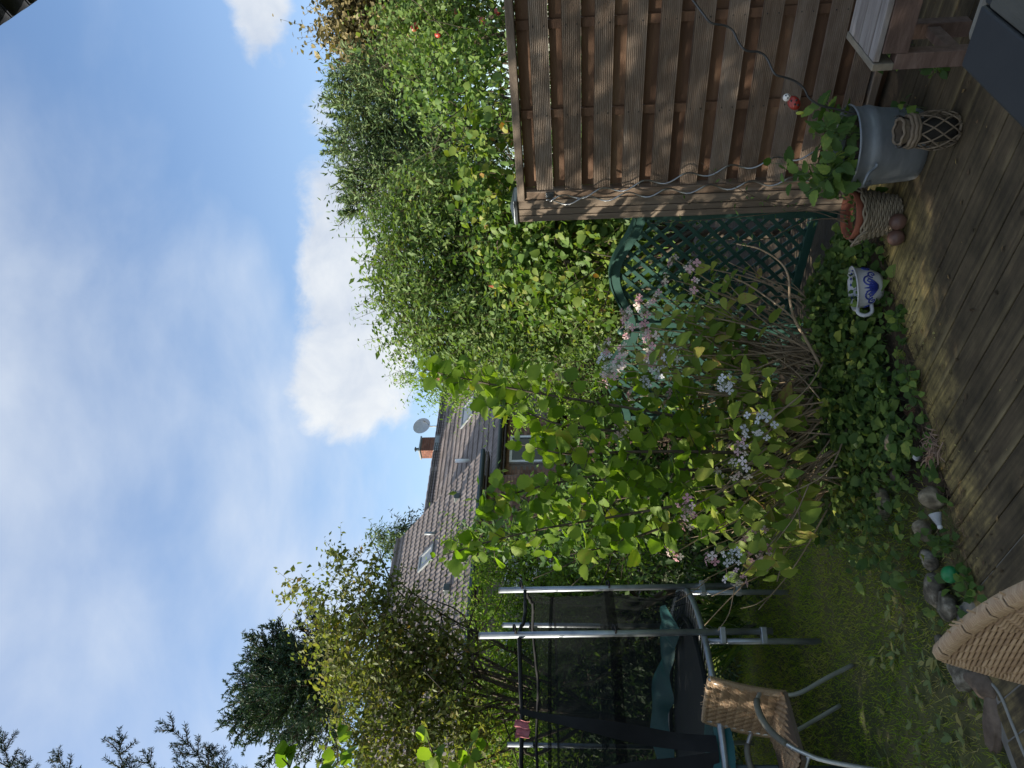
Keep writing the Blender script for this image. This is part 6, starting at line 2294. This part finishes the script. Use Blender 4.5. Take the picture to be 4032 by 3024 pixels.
spruce_branch([(960, 3260), (860, 3080), (740, 2930), (627, 2836)], 4.0, 7, .20)
spruce_branch([(900, 3260), (880, 3100), (840, 3000), (850, 2945)], 4.1, 5, .14)
spruce_branch([(560, 3280), (500, 3100), (475, 2970), (470, 2866)], 4.0, 6, .17)
spruce_branch([(700, 3280), (640, 3120), (600, 3030), (560, 2955)], 4.15, 5, .14)
spruce_branch([(360, 3280), (300, 3120), (250, 3020), (205, 2958)], 4.0, 5, .14)
spruce_branch([(120, 3280), (60, 3100), (20, 2960), (-5, 2872)], 4.0, 6, .15)
spruce_branch([(160, 3280), (130, 3120), (100, 3030), (88, 2962)], 4.1, 4, .12)
for (x, y, D) in ((960, 3260, 4.0), (900, 3260, 4.1), (560, 3280, 4.0), (700, 3280, 4.15), (360, 3280, 4.0), (120, 3280, 4.0), (160, 3280, 4.1)):
    e = P(x, y, D) - SB
    br.tube(crv([np.array([0.06, 0, e[2] - .5]), e * [.5, .5, 1] + np.array([0, 0, -.12]), e], 5), [.03 - .0023 * i for i in range(11)], 6)
br.build('branches', TWIG, spr, kind='stuff')
nm = leaf_mesh('needles', np.concatenate(need_p), np.concatenate(need_t), np.concatenate(need_n), np.concatenate(need_L), .0042, T_RHOMB)
link('needles', nm, GREEN['fir'], spr, 'stuff')
MB().tube([(0, 0, -.1), (0.05, 0, 4), (0, .05, 9.5)], [.17, .13, .02], 10).build('trunk', BARK, spr, True)
# the rest of the tree
cl = []
for z in np.arange(1.6, 9.2, .75):
    rr = 1.55 * (1 - (z - 1.0) / 9.0) + .2
    for a in np.arange(0, 6.28, 6.28 / max(4, int(rr * 5))):
        c = SB + np.array([math.cos(a + z) * rr * .62, math.sin(a + z) * rr * .62, z])
        # keep clear of the camera's view: only the detailed branches reach in
        cl.append((c, (rr * .42, rr * .42, .28)))
p_, t_, n_, L_, W_, ti_, sg_ = sprays(cl, 50, .4, 14, .08, .028, up=-.1, out=1, wild=.3, leafang=.5, shell=.2)
lim = -0.54 * p_[:, 1] - .02
ok = p_[:, 0] < lim
link('crown', leaf_mesh('crown', (p_ - SB)[ok], t_[ok], n_[ok], L_[ok], W_[ok], T_RHOMB, ti_[ok]), GREEN['fir'], spr, 'stuff')

# garden trees further left, outside the picture, whose shade covers lawn and trampoline
plant('unseen_shade_tree', 'big garden tree left of the picture shading the trampoline', 'tree', (-7.6, 5.2, 0),
      [((-7.6 + .9 * math.cos(a), 5.2 + 1.6 * math.sin(a), z), (1.1, 1.2, .95)) for z in (2.0, 3.3) for a in np.arange(0, 6.28, 1.26)], GREEN['mid'], dens=16, Ls=.5, k=10, leafL=.12, leafW=.07, r=.16)
wp, wt, wn, wl, ww = [], [], [], [], []
for k in range(70):
    g = G(random.uniform(3450, 3980), random.uniform(2350, 3080), -.03)
    if np.dot(g[:2] - E0, en) < .12:
        continue
    for j in range(random.randint(2, 5)):
        a = random.uniform(0, 6.28)
        wp.append(g + np.array([0, 0, .012])); wt.append((math.cos(a), math.sin(a), random.uniform(.1, .6))); wn.append((0, -.2, 1)); wl.append(random.uniform(.025, .07)); ww.append(random.uniform(.012, .035))
o = link('lawn_weeds', leaf_mesh('lawn_weeds', np.array(wp), np.array(wt), np.array(wn), np.array(wl), np.array(ww), T_OVAL), leafmat('leaf_pale_weed', [(0, (.07, .11, .035)), (.6, (.14, .17, .06)), (1, (.26, .22, .07))], trans=.25), None, 'stuff')
tag(o, 'pale weeds and yellowing leaves in the thin grass near the deck', 'weeds')
fp_, ft_, fn_, fl_ = [], [], [], []
for k in range(260):
    u = random.random()
    q = E0 + ed * random.uniform(-.7, 1.3) - en * abs(random.gauss(0, .22)) if k % 3 else np.array([random.uniform(-.5, 1.6), random.uniform(2.4, 3.6)])
    a = random.uniform(0, 6.28)
    fp_.append((q[0], q[1], .004)); ft_.append((math.cos(a), math.sin(a), .08)); fn_.append((random.gauss(0, .25), random.gauss(0, .25), 1)); fl_.append(random.choice((.008, .01, .012, .02, .028)))
o = link('fallen_leaves', leaf_mesh('fallen_leaves', np.array(fp_), np.array(ft_), np.array(fn_), np.array(fl_), np.array(fl_) * .5, T_RHOMB), leafmat('leaf_dead', [(0, (.025, .016, .009)), (.6, (.08, .05, .025)), (.9, (.18, .12, .05)), (1, (.25, .22, .08))], trans=.1), None, 'stuff')
tag(o, 'small dead leaves and crumbs scattered over the deck boards', 'fallen leaves')
plant('unseen_shade_tree', 'small unseen tree left of the picture, added to shade the table end of the deck', 'tree', (-4.9, .1, 0),  # unseen tree, added to keep the sun off table and near chair
      [((-4.9 + .6 * math.cos(a), .1 + .8 * math.sin(a), z), (.8, .85, .8)) for z in (2.4, 3.5, 4.4) for a in np.arange(0, 6.28, 1.57)], GREEN['mid'], dens=24, Ls=.4, k=10, leafL=.11, leafW=.065, r=.12)
